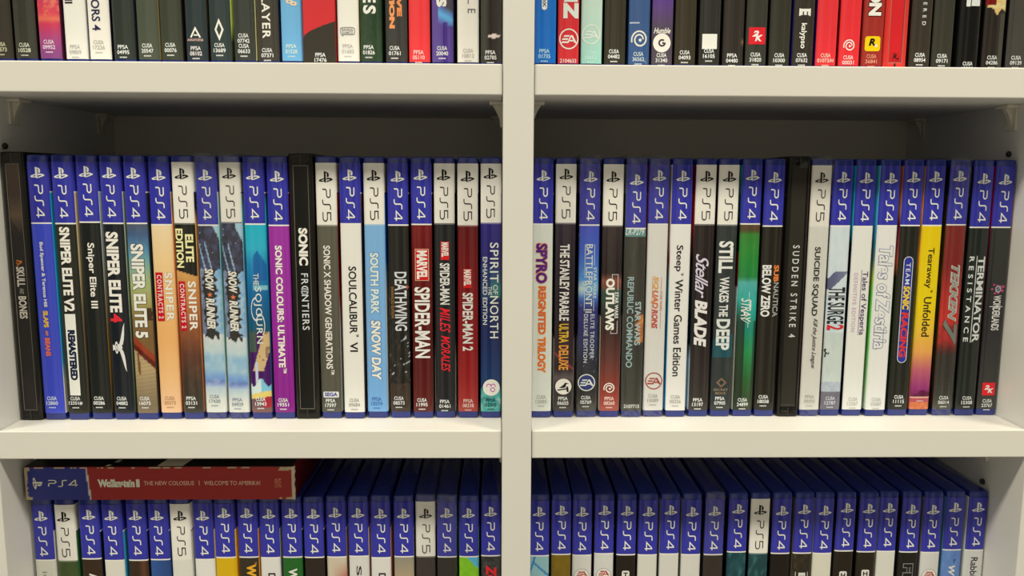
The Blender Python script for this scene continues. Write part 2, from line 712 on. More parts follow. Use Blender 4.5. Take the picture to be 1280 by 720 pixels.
def wrap_mesh(seed):
    """clear shrink film round the whole case, creased at top and bottom"""
    bm = bmesh.new()
    add_box(bm, (-0.00703, -0.00065, 0.0001), (0.00703, D_CASE+0.0006, H_CASE+0.0009))
    vert = [e for e in bm.edges if abs(e.verts[0].co.z-e.verts[1].co.z) > 0.1]
    bmesh.ops.bevel(bm, geom=vert, offset=0.0017, segments=3, profile=0.5, affect='EDGES')
    for z in (0.002, 0.0045, 0.007, 0.03, 0.09, 0.14, 0.163, 0.1655, 0.168, 0.170):
        bmesh.ops.bisect_plane(bm, geom=bm.verts[:]+bm.edges[:]+bm.faces[:], plane_co=(0, 0, z), plane_no=(0, 0, 1))
    for x in (-0.0045, -0.002, 0.0, 0.0022, 0.0045):
        bmesh.ops.bisect_plane(bm, geom=bm.verts[:]+bm.edges[:]+bm.faces[:], plane_co=(x, 0, 0), plane_no=(1, 0, 0))
    rnd = random.Random(seed)
    for v in bm.verts:
        if v.co.y < 0.003:
            if v.co.z > 0.162 or v.co.z < 0.0075:
                v.co.y -= rnd.random()*0.0012
                if v.co.z > 0.168:
                    v.co.z += rnd.random()*0.0011
                v.co.x += (rnd.random()-.5)*0.0005
            v.co.x = max(-0.00706, min(0.00706, v.co.x))
    far = [f for f in bm.faces if f.calc_center_median().y > 0.12 or f.normal.z < -0.9]
    bmesh.ops.delete(bm, geom=far, context='FACES')
    bm.normal_update()
    me = bpy.data.meshes.new('shrink_wrap')
    bm.to_mesh(me)
    bm.free()
    me.materials.append(MAT['wrap'])
    return me


class Row:
    """a row of cases: base height and the measure from picture rows to height on the spine"""
    def __init__(self, name, base, group):
        self.name, self.base, self.group = name, base, group

    def y2z(self, y, x=0):
        if self.name == 'mid':
            t = (521-y)/326
            z = 172.3*t+1.8*4*t*(1-t)*(1 if t > 0 else 0)+x*1000*1.9*(0.0024*t-0.0006)
            e = 156.5
        elif self.name == 'top':
            z, e = (86.9+x*7-y)*0.486, 156.5-P*1000
        else:
            z, e = 128.9-(y-693+x*7.5)*0.574, 156.5+P*1000
        return e+(z-e)*near(x)

    def z2y(self, z, x=0):
        lo, hi = -50, 900
        for _ in range(36):
            m_ = (lo+hi)/2
            if self.y2z(m_, x) > z:
                lo = m_
            else:
                hi = m_
        return lo


def px(n):
    return n*0.5285                # picture steps -> mm on a spine


def word(case, s, y0, y1, xf, h, rgb, weight=0.0, shear=0.0, space=1.0, name='title_lettering', layer=1, rot=True, outline=None, ow=0.03):
    """lettering reading down the spine from row y0 to y1; xf = place across the spine, h = letter height in picture steps"""
    z0, z1 = case['z'](y0), case['z'](y1)
    a = (xf-0.5)*2*HW
    shp = text_shape(s, weight, shear, space)
    if outline:
        so = text_shape(s, weight+ow, shear, space)
        mark(name + '_outline', place(so, a, (z0+z1)/2, z0-z1+px(1.4), px(h+1.4), rot), outline, case['sleeve'], layer, case['flat'])
        layer += 1
    return mark(name, place(shp, a, (z0+z1)/2, z0-z1, px(h), rot), rgb, case['sleeve'], layer, case['flat'])


def hword(case, s, yc, xf, w_, h_, rgb, weight=0.0, shear=0.0, name='lettering', layer=1):
    """upright lettering across the spine"""
    return mark(name, place(text_shape(s, weight, shear), (xf-.5)*2*HW, case['z'](yc), px(w_), px(h_)), rgb, case['sleeve'], layer, case['flat'])


def emblem(case, shape, yc, xf, w_, h_, rgb, name='emblem', layer=1, rot=False):
    return mark(name, place(shape, (xf-.5)*2*HW, case['z'](yc), px(w_), px(h_), rot), rgb, case['sleeve'], layer, case['flat'])


def code(case, l1, l2, yc, xf=0.46, rgb=(214, 212, 200), s=1.0, tiny=True):
    """the small product code: two lines and a row of tiny ticks"""
    parts_v, parts_f = [], []

    def put(shape):
        n = len(parts_v)
        parts_v.extend(shape[0])
        parts_f.extend([tuple(i+n for i in f) for f in shape[1]])
    a = (xf-.5)*2*HW
    z = case['z'](yc)
    if l1:
        put(place(text_shape(l1, 0.012), a, z+px(3.2*s), px(12.0*s), px(4.7*s)))
    if l2:
        put(place(text_shape(l2, 0.012), a, z-px(2.8*s), px((2.75*len(l2)+.4)*s), px(4.7*s)))
    if tiny:
        tk = []
        for k in range(7):
            tk += rect(k*.145, 0, k*.145+.10, 1)
        put(place(unit(tk), a, z-px(8.6*s), px(8.5*s), px(1.5*s)))
    mark('product_code', (parts_v, parts_f), rgb, case['sleeve'], 1, case['flat'])


NUM = {'n': 0}


def game(row, x_mm, label, kind='4', body=(40, 38, 32), side=(38, 35, 32), fine=False, wrap=False, jit=None):
    """one plastic case with its paper sleeve; x_mm is the left edge"""
    NUM['n'] += 1
    rnd = random.Random(NUM['n']*17)
    x = (x_mm+7.0)/1000
    root = thing('game_case', label, 'game case', (x, setback(x)+rnd.uniform(-0.0006, 0.0006), row.base), row.group)
    sh = bpy.data.objects.new('case_shell', SHELL)
    COL.objects.link(sh)
    sh.parent = root
    bf = body if callable(body) else (lambda u, y, c=body: c)
    sf = side if callable(side) else (lambda u, y, c=side: c)
    off = rnd.uniform(-1.0, 1.0) if jit is None else jit
    me = sleeve_mesh(kind, bf, sf, lambda z: row.z2y(z, x), fine, BAND+off)
    sl = bpy.data.objects.new('spine_sleeve', me)
    COL.objects.link(sl)
    sl.parent = root
    case = {'root': root, 'sleeve': sl, 'z': (lambda y: row.y2z(y, x)), 'flat': None}
    if kind:
        c = (222, 219, 204) if kind == '4' else (30, 27, 24)
        dx = rnd.uniform(-0.4, 0.3)
        dz = off+rnd.uniform(-0.5, 0.5)
        mark('platform_mark', place(MARKSHAPE, dx, 160.6+dz, 9.0, 7.3), c, sl)
        mark('platform_lettering', place(PSL[kind], dx+0.1, 142.6+dz, 20.6, 4.9, True), c, sl)
    if wrap:
        wo = bpy.data.objects.new('shrink_wrap', wrap_mesh(NUM['n']))
        COL.objects.link(wo)
        wo.parent = root
    return case


def metal(row, x_mm, w_mm, label, mat, panel_rgb, side_rgb, z_over=1.5, art=None, margin=0.0031, rim_mat='groove'):
    """metal-style case: rounded shell, recessed spine panel with a pale rim and a split at both ends"""
    NUM['n'] += 1
    x = (x_mm+w_mm/2)/1000
    wd = w_mm/1000
    H = H_CASE+z_over/1000
    root = thing('metal_game_case', label, 'game case', (x, setback(x)-0.0005, row.base), row.group)
    bm = bmesh.new()
    add_box(bm, (-wd/2, 0, 0), (wd/2, D_CASE, H))
    vert = [e for e in bm.edges if abs(e.verts[0].co.z-e.verts[1].co.z) > 0.1]
    bmesh.ops.bevel(bm, geom=vert, offset=0.0022, segments=4, profile=0.5, affect='EDGES')
    hor = [e for e in bm.edges if abs(e.verts[0].co.z-e.verts[1].co.z) < 1e-6 and len(e.link_faces) == 2
           and abs(e.link_faces[0].normal.z-e.link_faces[1].normal.z) > 0.5]
    bmesh.ops.bevel(bm, geom=hor, offset=0.0012, segments=3, profile=0.5, affect='EDGES')
    front = max((f for f in bm.faces if f.normal.y < -0.99), key=lambda f: f.calc_area())
    # recessed field for the panel
    bmesh.ops.inset_region(bm, faces=[front], thickness=0.0004, depth=0)
    zs = [v.co.z for v in front.verts]
    pa = wd/2-margin
    zl, zh = 0.0068, H-0.0075
    for v in front.verts:
        v.co.x = math.copysign(pa, v.co.x)
        v.co.z = zl if v.co.z < H/2 else zh
    r = bmesh.ops.extrude_face_region(bm, geom=[front])
    for v in [g for g in r['geom'] if isinstance(g, bmesh.types.BMVert)]:
        v.co.y += 0.0008
    bmesh.ops.delete(bm, geom=[front], context='FACES_ONLY')
    for f in bm.faces:
        f.smooth = f.calc_area() < 0.0004
    from_bm('case_shell', bm, mat, root)
    rim = ribbon([(-pa*1000+.2, zl*1000+.2), (pa*1000-.2, zl*1000+.2), (pa*1000-.2, zh*1000-.2), (-pa*1000+.2, zh*1000-.2)], 0.45, True)
    vs, fs = poly_mesh(rim)
    me = bpy.data.meshes.new('panel_rim')
    me.from_pydata([(a/1000, 0.00025, b_/1000) for a, b_ in vs], [], fs)
    link('panel_rim', me, MAT[rim_mat], root)
    # split of the hinge at both ends
    bm = bmesh.new()
    add_box(bm, (-0.0005, -0.0002, 0.0004), (0.0005, 0.0004, zl-0.0004))
    add_box(bm, (-0.0005, -0.0002, zh+0.0006), (0.0005, 0.0004, H-0.0008))
    from_bm('hinge_split', bm, MAT['peg'], root)
    # painted panel
    n = 10
    m_ = 100 if art else 2
    a0, a1 = -pa*1000+.45, pa*1000-.45
    b0, b1 = zl*1000+.45, zh*1000-.45
    vs = [((a0+(a1-a0)*i/n)/1000, 0.0005, (b0+(b1-b0)*j/m_)/1000) for j in range(m_+1) for i in range(n+1)]
    fs, cols = [], []
    for j in range(m_):
        for i in range(n):
            fs.append((j*(n+1)+i, j*(n+1)+i+1, (j+1)*(n+1)+i+1, (j+1)*(n+1)+i))
            for ii, jj in ((i, j), (i+1, j), (i+1, j+1), (i, j+1)):
                c = art(ii/n, row.z2y(b0+(b1-b0)*jj/m_, x)) if art else panel_rgb
                cols.append((*alb(c), 1))
    me = bpy.data.meshes.new('spine_panel')
    me.from_pydata(vs, [], fs)
    ca = me.color_attributes.new('print', 'FLOAT_COLOR', 'CORNER')
    ca.data.foreach_set('color', [q for c in cols for q in c])
    sp = link('spine_panel', me, MAT['paper'], root)
    # printed covers on both flanks
    for s, nm in ((-1, 'back_cover'), (1, 'front_cover')):
        me = bpy.data.meshes.new(nm)
        xx = s*(wd/2+0.00006)
        me.from_pydata([(xx, 0.0035, 0.002), (xx, D_CASE-0.003, 0.002), (xx, D_CASE-0.003, H-0.002), (xx, 0.0035, H-0.002)], [], [(0, 1, 2, 3)])
        link(nm, me, ink(side_rgb), root)
    return {'root': root, 'sleeve': sp, 'z': (lambda y: row.y2z(y, x)), 'flat': 0.5}


# ------------------------------------------------------------------ the rows of cases
MID_L = Row('mid', 0.0, 'game cases on the middle left shelf')
MID_R = Row('mid', 0.0, 'game cases on the middle right shelf')
TOP_L = Row('top', P, 'game cases on the upper left shelf')
TOP_R = Row('top', P, 'game cases on the upper right shelf')
LOW_L = Row('low', -P, 'game cases on the lower left shelf')
LOW_R = Row('low', -P, 'game cases on the lower right shelf')

W_ = (226, 222, 206)
DK = (40, 38, 31)
GREYC = (150, 146, 130)


def spaced(xs, first, last, wid=None):
    """keep neighbours from touching: at least one case width apart"""
    wid = wid or {}
    xs = [(v+7)*near(v/1000)-7 for v in xs]
    xs = list(xs)
    xs[0] = max(xs[0], first)
    for i in range(1, len(xs)):
        xs[i] = max(xs[i], xs[i-1]+wid.get(i-1, 14.0)+0.08)
    xs[-1] = min(xs[-1], last-14.0)
    for i in range(len(xs)-2, -1, -1):
        xs[i] = min(xs[i], xs[i+1]-wid.get(i, 14.0)-0.08)
    return xs


# ---------- middle left shelf
ML = [-317.3, -301.5, -285.9, -270.7, -255.3, -240.1, -224.8, -209.7, -194.8, -179.6, -164.2, -149.0, -134.9, -117.8, -102.4, -87.1, -71.7, -56.5, -41.6, -26.4, -11.3]
ML = spaced(ML, -313.4, 2.9, {0: 15.0, 12: 16.2})

def skull_art(u, y):
    top = (74, 60, 46)
    c = mixc((66, 52, 38), (40, 33, 27), (y-205)/90)
    c = mixc(c, (120, 96, 66), 0.5*max(0, 1-abs(y-268)/26))
    for k in range(4):
        yy = 276+k*7+u*22
        if abs(y-yy) < 2.2:
            c = (24, 19, 16)
    if y > 305:
        c = (33, 28, 25)
    if y > 470:
        c = mixc((33, 28, 25), (70, 60, 50), 0.35*fbm(u*5, y/9))
    return c

c = metal(MID_L, ML[0], 14.8, 'dark brown metal case against the left side panel, with orange skull mark on its spine', MAT['black'], (33, 28, 25), (48, 40, 32), 1.8, skull_art)
emblem(c, unit(disc(.62, .62, .22)+ribbon([(.1, .1), (.75, .5)], .12)+ribbon([(.1, .9), (.75, .5)], .12)+ribbon([(.05, .55), (.4, .2)], .1)), 328, .5, 9, 8, (205, 120, 45))
word(c, 'SKULL', 333, 358, .5, 9.5, (190, 178, 152), .02)
word(c, 'AND', 360, 367, .5, 5, (150, 138, 116))
word(c, 'BONES', 370, 398, .5, 9.5, (190, 178, 152), .02)

c = game(MID_L, ML[1], 'plain blue game case with small white and orange title, beside the brown metal case',
         body=(64, 74, 172), side=stops([(242, (28, 120, 175)), (400, (40, 140, 185)), (430, (60, 130, 170)), (470, (70, 140, 170)), (476, (205, 196, 160)), (520, (205, 196, 160))]))
word(c, 'Bud Spencer & Terence Hill', 302, 383, .44, 5.2, W_, .018)
word(c, 'SLAPS', 388, 409, .42, 6, (235, 180, 50), .04)
word(c, 'AND', 413, 419, .42, 3.4, (225, 140, 60), .03)
word(c, 'BEANS', 422, 445, .42, 6.2, (228, 110, 60), .04)
code(c, 'CUSA', '12860', 501, .42, (200, 205, 225))

c = game(MID_L, ML[2], 'black game case with bold white title and a white block of dark letters below it', body=(44, 43, 34), side=stops([(242, (160, 140, 100)), (330, (150, 135, 95)), (400, (90, 80, 60)), (520, (60, 56, 44))]))
word(c, 'SNIPER ELITE V2', 283, 389, .45, 12.4, W_, .035)
mark('title_block', poly_mesh(rect(-4.2, c['z'](494), 2.6, c['z'](392))), (222, 219, 206), c['sleeve'], 1)
word(c, 'REMASTERED', 412, 475, .45, 9, (34, 38, 58), .055, layer=2)
code(c, 'CUSA', '12351#', 501, .42)

c = game(MID_L, ML[3], 'black game case with white mixed-case title ending in three strokes', body=(38, 39, 33), side=stops([(242, (150, 150, 150)), (330, (140, 138, 128)), (420, (120, 90, 50)), (460, (130, 95, 45)), (520, (60, 50, 35))]))
word(c, 'Sniper Elite III', 303, 385, .47, 10.5, W_, .012)
code(c, 'CUSA', '00286', 501, .42)

c = game(MID_L, ML[4], 'black game case with white title, red numeral and pale winged emblem', body=(36, 38, 38), side=stops([(242, (150, 160, 130)), (350, (130, 140, 105)), (420, (95, 110, 80)), (520, (60, 70, 50))]))
word(c, 'SNIPER ELITE', 289, 390, .42, 15, W_, .035)
word(c, '4', 391.5, 402.5, .40, 14, (215, 50, 55), .03)
wing = [(.53, .42), (.58, .55), (.68, .66), (.80, .76), (.92, .86), (1.0, .98), (.90, .95), (.78, .93), (.66, .88), (.57, .80), (.52, .66)]
wing2 = [(1-x, y) for x, y in wing]
emblem(c, unit([wing, wing2]+ring(.5, .34, .10, .05)+disc(.5, .34, .05)+[[(.43, .46), (.57, .46), (.56, .68), (.5, .76), (.44, .68)], [(.44, .06), (.56, .06), (.54, .24), (.46, .24)]]), 434, .44, 62, 17, (214, 209, 190), rot=True)
code(c, 'CUSA', '04882', 501, .42)

def art_desert(u, y):
    c = stops([(278, (84, 88, 92)), (292, (70, 92, 118)), (312, (86, 136, 156)), (330, (120, 160, 140)), (352, (158, 172, 108)), (378, (160, 150, 84)), (400, (128, 100, 56)), (420, (120, 90, 50))])(u, y)
    c = mixc(c, (62, 60, 56), 0.7*max(0, fbm(u*3, y/12)-.5)*(1 if y < 320 else .3))
    if 384 < y < 400 and abs(u-.75) < .18+.1*vnoise(u*6, y/3):
        c = (70, 52, 32)
    yb = 418+u*26
    if y > yb:
        c = (146, 62, 36)
        if y > yb+9:
            c = (92, 38, 28)
        if y > yb+17:
            c = mixc((176, 150, 102), (120, 105, 78), (y-460)/45)
            c = mixc(c, (120, 96, 62), .5*max(0, math.sin(y*1.3+u*5))*.6)
            if abs(u-.22-(y-445)*.002) < .055 and 442 < y < 468:
                c = (110, 78, 52)
    return c

c = game(MID_L, ML[5], 'painted game case, blue sky turning sandy, with cream title ending in a numeral five', body=art_desert, fine=True, side=stops([(242, (40, 40, 46)), (300, (36, 44, 52)), (520, (60, 50, 36))]))
word(c, 'SNIPER ELITE 5', 304, 422, .46, 15.5, (222, 218, 196), .035, outline=(70, 66, 44), ow=.03)
code(c, 'CUSA', '16075', 501, .42)

c = game(MID_L, ML[6], 'sandy orange game case with a red strip beside pale letters', body=stops([(278, (232, 200, 150)), (330, (232, 190, 126)), (420, (222, 164, 92)), (470, (226, 176, 112)), (515, (220, 178, 132))]), side=stops([(242, (196, 150, 92)), (520, (150, 100, 60))]))
mark('title_block', poly_mesh([[(-5.3, c['z'](340)), (-5.3, c['z'](401)), (-0.6, c['z'](401)), (-0.6, c['z'](340))]]), (190, 32, 40), c['sleeve'], 1)
word(c, 'CONTRACTS 2', 343, 398, .29, 6, (225, 190, 170), .02, layer=2, space=1.25)
word(c, 'SNIPER', 340, 401, .72, 9, (232, 220, 196), .01, outline=(200, 165, 110), space=1.1)
code(c, 'CUSA', '30373', 501, .48, (176, 136, 92))

def art_elite(u, y):
    if y < 337+u*8:
        return (40, 39, 30)
    c = stops([(340, (202, 150, 80)), (380, (176, 112, 58)), (415, (132, 76, 44)), (445, (92, 58, 42)), (480, (64, 54, 42)), (515, (58, 56, 44))])(u, y)
    return mixc(c, (210, 140, 80), .35*max(0, fbm(u*4, y/16)-.45))

c = game(MID_L, ML[7], 'brown game case with white band, black top corner of yellow letters and red strip', kind='5', body=art_elite, fine=True, side=stops([(242, (40, 38, 30)), (277, (40, 38, 30)), (278, (206, 130, 70)), (520, (120, 70, 40))]))
word(c, 'EDITION', 285, 334, .24, 9, (226, 216, 150), .03)
word(c, 'ELITE', 292, 327, .70, 9.5, (226, 216, 150), .03)
mark('title_block', poly_mesh(rect(-5.6, c['z'](413), -1.2, c['z'](351))), (186, 34, 40), c['sleeve'], 1)
word(c, 'CONTRACTS 2', 354, 410, .26, 5.6, (225, 196, 176), .02, layer=2, space=1.25)
word(c, 'SNIPER', 351, 413, .72, 9.5, (232, 226, 208), .015, space=1.1)
code(c, 'PPSA', '03131', 501, .42)


def art_snow(d):
    def f(u, y):
        y = y-d
        n = fbm(u*5+d, y/7)
        if y < 336:
            c = mixc((52, 50, 60), (84, 96, 130), max(0, n-.42)*1.8)
            if vnoise(u*9+3, y/2.5) > .93:
                c = (150, 160, 175)
            if u > .70 and y < 276+30*u and (u-.62)*60 > (y-276):
                c = (158, 190, 192)
            if 300 < y < 336 and abs((y-300)-70*((u*1.7) % .5)) < 3.5 and u < .6:
                c = (150, 176, 200)
            return c
        if y < 418:
            e = .18+.22*(vnoise(u*2, y/4)-.5)
            if e < u < .74+.25*(vnoise(9, y/3.3)-.5):
                return (40, 38, 34)
            return mixc((98, 150, 186), (190, 204, 208), fbm(u*7, y/5)) if u > .5 else mixc((70, 76, 98), (168, 186, 196), n)
        spike = 418+8*vnoise(u*8+2, 4.2)*(1 if .15 < u < .8 else 0)
        if y < spike:
            return (40, 38, 34)
        c = stops([(418, (206, 206, 196)), (438, (188, 204, 208)), (447, (140, 180, 200)), (462, (152, 186, 206)), (472, (112, 152, 190)), (477, (100, 122, 168)), (484, (178, 194, 206)), (500, (216, 216, 208)), (515, (216, 214, 204))])(u, y)
        return mixc(c, (222, 224, 218), .8*max(0, n-.4))
    return f


for i, lab, k, nums, d in ((8, 'film-wrapped snowy game case with blue band, left of its near twin with white band', '4', ('CUSA', '17430'), 0),
                           (9, 'film-wrapped snowy game case with white band, right of its near twin with blue band', '5', ('PPSA', '04929'), 3)):
    c = game(MID_L, ML[i], lab, kind=k, body=art_snow(d), fine=True, wrap=True, side=stops([(242, (168, 196, 200)), (330, (120, 160, 175)), (520, (180, 196, 200))]))
    word(c, 'SNOW', 335+d, 363+d, .46, 10.5, W_, .035, .22)
    st = [(.5+(.5 if q % 2 == 0 else .22)*math.sin(q*math.pi/5), .5+(.5 if q % 2 == 0 else .22)*math.cos(q*math.pi/5)) for q in range(10)]
    emblem(c, unit([st]), 368+d, .46, 7, 7, (226, 120, 60))
    word(c, 'RUNNER', 372+d, 411+d, .46, 10.5, W_, .035, .22)
    code(c, nums[0], nums[1], 499+d*1.3, .45, (130, 136, 140))


def art_teal(u, y):
    c = stops([(279, (40, 166, 174)), (310, (52, 164, 176)), (330, (42, 126, 160)), (365, (28, 98, 140)), (400, (26, 84, 110)), (418, (40, 80, 90))])(u, y)
    if 312+14*abs(u-.55)*3 < y < 350 and .35 < u < .95:
        c = mixc(c, (22, 88, 140), .8)
    if y > 356 and y < 362 and u > .3:
        c = (120, 176, 178)
    if y > 414:
        c = (70, 30, 84)
        if u < .35 and y < 440:
            c = (70, 84, 70)
        t = (y-418)/46
        if abs(u-(.95-.55*t)) < .26 and y < 464:
            c = (196, 166, 112)
            if vnoise(u*6, y/5) > .7:
                c = (150, 112, 84)
        if 452 < y < 482 and abs(u-.34) < .07:
            c = (186, 190, 200)
        if y > 478+5*math.sin(u*9):
            c = (198, 210, 204)
            if u > .5 and y < 490:
                c = (120, 180, 190)
        if y > 493-6*u and y > 488:
            c = (214, 190, 100)
        if y > 499-4*u:
            c = (160, 44, 52) if u > .55 else (110, 78, 76)
        if y > 509:
            c = (120, 84, 76)
    return c


c = game(MID_L, ML[10], 'teal game case with thin pale title over painted waves and two hands', body=art_teal, fine=True, side=stops([(242, (40, 60, 66)), (262, (40, 150, 160)), (330, (40, 110, 140)), (520, (60, 60, 80))]))
word(c, 'THE', 341, 356, .46, 6.5, (206, 206, 180))
word(c, 'SOJOURN', 358, 429, .50, 10, (210, 210, 186), 0, 0, 1.15)
emblem(c, unit(ribbon(arc(.35, .72, .3, 80, 270, 14)+arc(.62, .28, .3, 110, -60, 12), .05)), 396, .5, 18, 46, (206, 206, 190), 'swirl_ornament')
code(c, 'CUSA', '13943', 502, .46)

c = game(MID_L, ML[11], 'plain magenta purple game case with white title', body=stops([(279, (152, 54, 142)), (400, (148, 48, 138)), (515, (128, 36, 116))]), side=stops([(242, (96, 24, 82)), (520, (40, 26, 60))]))
word(c, 'SONIC COLOURS: ULTIMATE', 306, 459, .46, 8.4, W_, .03)
word(c, 'TM', 460, 466, .58, 4, W_, .02)
code(c, 'CUSA', '19351', 503, .44)

c = metal(MID_L, ML[12], 16.0, 'black metal case with white spine title standing between the purple and the olive grey cases', MAT['black'], (20, 18, 14), (18, 16, 15), 1.6)
word(c, 'SONIC', 284, 331, .52, 11, W_, .04)
word(c, 'FRONTIERS', 341, 412, .54, 8.6, (206, 204, 190), 0, 0, 1.2)
emblem(c, unit(ring(.5, .5, .42, .14)+disc(.5, .5, .2)), 364, .53, 9, 9, (190, 190, 180))

c = game(MID_L, ML[13], 'olive grey game case with white band and long white title, beside black metal case', kind='5', body=stops([(278, (92, 88, 70)), (515, (84, 80, 64))]), side=stops([(242, (150, 56, 40)), (300, (96, 28, 22)), (380, (170, 46, 36)), (398, (210, 200, 180)), (500, (160, 180, 150))]))
word(c, 'SONIC X SHADOW GENERATIONS', 306, 461, .46, 8.2, W_, .012)
word(c, 'TM', 462, 468, .60, 4, W_, .01)
mark('emblem', poly_mesh(rrect(-5.2, c['z'](497), 5.0, c['z'](489.5), .8)), (214, 212, 200), c['sleeve'], 1)
hword(c, 'SEGA', 493, .49, 16, 5, (70, 66, 130), .03, name='emblem_lettering', layer=2)
code(c, 'PPSA', '17597', 504, .46)

c = game(MID_L, ML[14], 'white game case with black title in wide capitals, left of the sky blue case', body=(222, 216, 192), side=stops([(242, (90, 60, 40)), (262, (60, 48, 40)), (520, (50, 46, 44))]))
word(c, 'SOULCALIBUR', 332, 416, .54, 9.6, (34, 30, 28), .008)
word(c, 'TM', 417, 420, .72, 3, (34, 30, 28))
word(c, 'VI', 427, 439, .54, 9.6, (34, 30, 28), .008)
code(c, 'CUSA', '09684', 503, .5, (160, 154, 136))

c = game(MID_L, ML[15], 'sky blue game case with white band and cartoonish white title', kind='5', body=stops([(279, (122, 166, 216)), (515, (112, 160, 214))]), side=stops([(242, (50, 92, 160)), (330, (60, 96, 150)), (360, (212, 210, 196)), (520, (205, 205, 195))]))
word(c, 'SOUTH PARK', 315, 392, .46, 10.5, (206, 216, 222), .03, outline=(84, 122, 168), ow=.025)
word(c, 'SNOW DAY', 400, 475, .48, 12, (222, 224, 214), .035, .1, outline=(70, 100, 140), ow=.03)
code(c, 'PPSA', '15574', 502, .46, (74, 108, 156))


def art_rubble(u, y):
    c = (42, 40, 33)
    if y > 350:
        n = fbm(u*6, y/6)
        c = mixc((42, 40, 33), (84, 70, 58), max(0, n-.5)*1.8)
        if y > 418 and y < 470 and vnoise(u*5+y/22, y/2.2+u*6) > .86:
            c = (176, 174, 168)
        if vnoise(u*4+8, y/5+3) > .95:
            c = (186, 62, 40)
        if y > 480:
            c = mixc(c, (74, 58, 44), .6)
    return c


c = game(MID_L, ML[16], 'black game case with silvery gothic title and scratched art, beside the sky blue case', body=art_rubble, fine=True, side=(30, 27, 25))
word(c, 'DEATHWING', 339, 413, .58, 15, (200, 198, 186), .012, outline=(20, 18, 16), ow=.02)
word(c, 'ENHANCED EDITION', 358, 397, .18, 3.5, (150, 116, 60))
emblem(c, unit([[(0, .5), (.5, .2), (1, .5), (.5, .8)]]), 358, .88, 5, 9, (176, 84, 54), 'flame_mark')
code(c, 'CUSA', '08573', 501, .42, (206, 202, 190))

c = game(MID_L, ML[17], 'deep red game case with tall white title and largest boxed red mark', body=stops([(279, (112, 34, 30)), (340, (98, 28, 26)), (430, (84, 26, 24)), (515, (90, 38, 32))]), side=stops([(242, (60, 30, 30)), (520, (36, 26, 26))]))
mark('maker_box', poly_mesh(rect(-4.4, c['z'](350), 4.6, c['z'](310))), (214, 170, 130), c['sleeve'], 1)
mark('maker_box', poly_mesh(rect(-4.0, c['z'](349.2), 4.2, c['z'](310.8))), (196, 36, 36), c['sleeve'], 2)
word(c, 'MARVEL', 312, 348, .51, 13, (228, 222, 206), .035, layer=3)
word(c, 'SPIDER-MAN', 358, 447, .50, 19, (222, 216, 200), .02)
code(c, 'CUSA', '11995', 503, .44)

c = game(MID_L, ML[18], 'black game case with white title and red brush-script words', kind='5', body=(42, 41, 38), side=stops([(242, (32, 30, 30)), (430, (34, 30, 30)), (432, (200, 190, 165)), (520, (190, 180, 156))]))
mark('maker_box', poly_mesh(rect(-2.5, c['z'](324), 2.9, c['z'](301))), (206, 40, 36), c['sleeve'], 1)
word(c, 'MARVEL', 302, 320, .52, 8.6, (228, 222, 206), .035, layer=2)
word(c, 'SPIDER-MAN', 328, 380, .50, 12, (218, 214, 200), .02)
word(c, 'MILES', 384, 415, .50, 13, (226, 44, 50), .0, .35, 1.05)
word(c, 'MORALES', 419, 464, .52, 11, (226, 44, 50), .0, .35)
code(c, 'PPSA', '01461', 505, .46)

c = game(MID_L, ML[19], 'red game case with white band and tall white title ending in a numeral two', kind='5', body=stops([(280, (98, 30, 28)), (350, (118, 28, 28)), (420, (136, 30, 30)), (480, (148, 40, 36)), (515, (160, 62, 50))]), side=stops([(242, (36, 26, 26)), (520, (32, 26, 28))]))
mark('maker_box', poly_mesh(rect(-2.9, c['z'](359), 2.3, c['z'](335))), (206, 40, 36), c['sleeve'], 1)
word(c, 'MARVEL', 336, 356, .48, 9, (228, 222, 206), .035, layer=2)
word(c, 'SPIDER-MAN 2', 365, 438, .49, 13, (222, 216, 200), .02)
code(c, 'PPSA', '08338', 504, .5, (214, 180, 160))


def art_aurora(u, y):
    c = stops([(278, (50, 44, 108)), (325, (48, 44, 98)), (345, (52, 76, 102)), (360, (58, 120, 104)), (371, (50, 100, 96)), (373, (44, 50, 84)), (420, (36, 44, 80)), (470, (36, 58, 92)), (515, (40, 60, 84))])(u, y)
    if 340 < y < 372 and u < .5:
        c = mixc(c, (48, 48, 92), .7)
    if y > 484+4*math.sin(u*7):
        c = mixc((70, 160, 140), (176, 200, 184), max(0, fbm(u*6, y/4)-.42)*2.2)
        c = mixc(c, (30, 84, 82), .7*max(0, fbm(u*5+8, y/6)-.45)*2)
    return c


c = game(MID_L, ML[20], 'indigo game case with green glow, round white emblem and wave, touching the upright', kind='5', body=art_aurora, fine=True, side=stops([(242, (40, 38, 60)), (520, (34, 40, 54))]))
word(c, 'SPIRIT', 302, 352, .66, 10.5, (220, 218, 214), .0, 0, 1.1)
word(c, 'OF', 355, 367, .72, 6, (206, 206, 206))
word(c, 'THE', 357, 368, .46, 4.5, (206, 206, 206))
word(c, 'NORTH', 369, 422, .66, 10.5, (220, 218, 214), .0, 0, 1.1)
word(c, 'ENHANCED EDITION', 320, 405, .22, 5.5, (210, 210, 208), .0)
mark('emblem', poly_mesh(disc(0.3, c['z'](484), 5.6)), (224, 220, 212), c['sleeve'], 1)
emblem(c, unit(ribbon(arc(.3, .62, .18, 200, 0, 10)+arc(.66, .62, .18, 180, -20, 10), .07)+ring(.62, .32, .17, .07)), 484, .52, 15, 15, (190, 74, 150), 'emblem_lines', 2)
code(c, 'PPSA', '02305', 503, .5, (34, 60, 66))

# ---------- middle right shelf
MR = [22.5, 37.4, 53.1, 68.3, 83.4, 98.1, 113.2, 128.8, 143.7, 158.9, 173.7, 189.1, 204.3, 218.6, 233.6, 249.2, 264.8, 279.5, 295.4, 310.7, 325.7]
MR = spaced(MR, 21.9, 341.0, {11: 14.9})

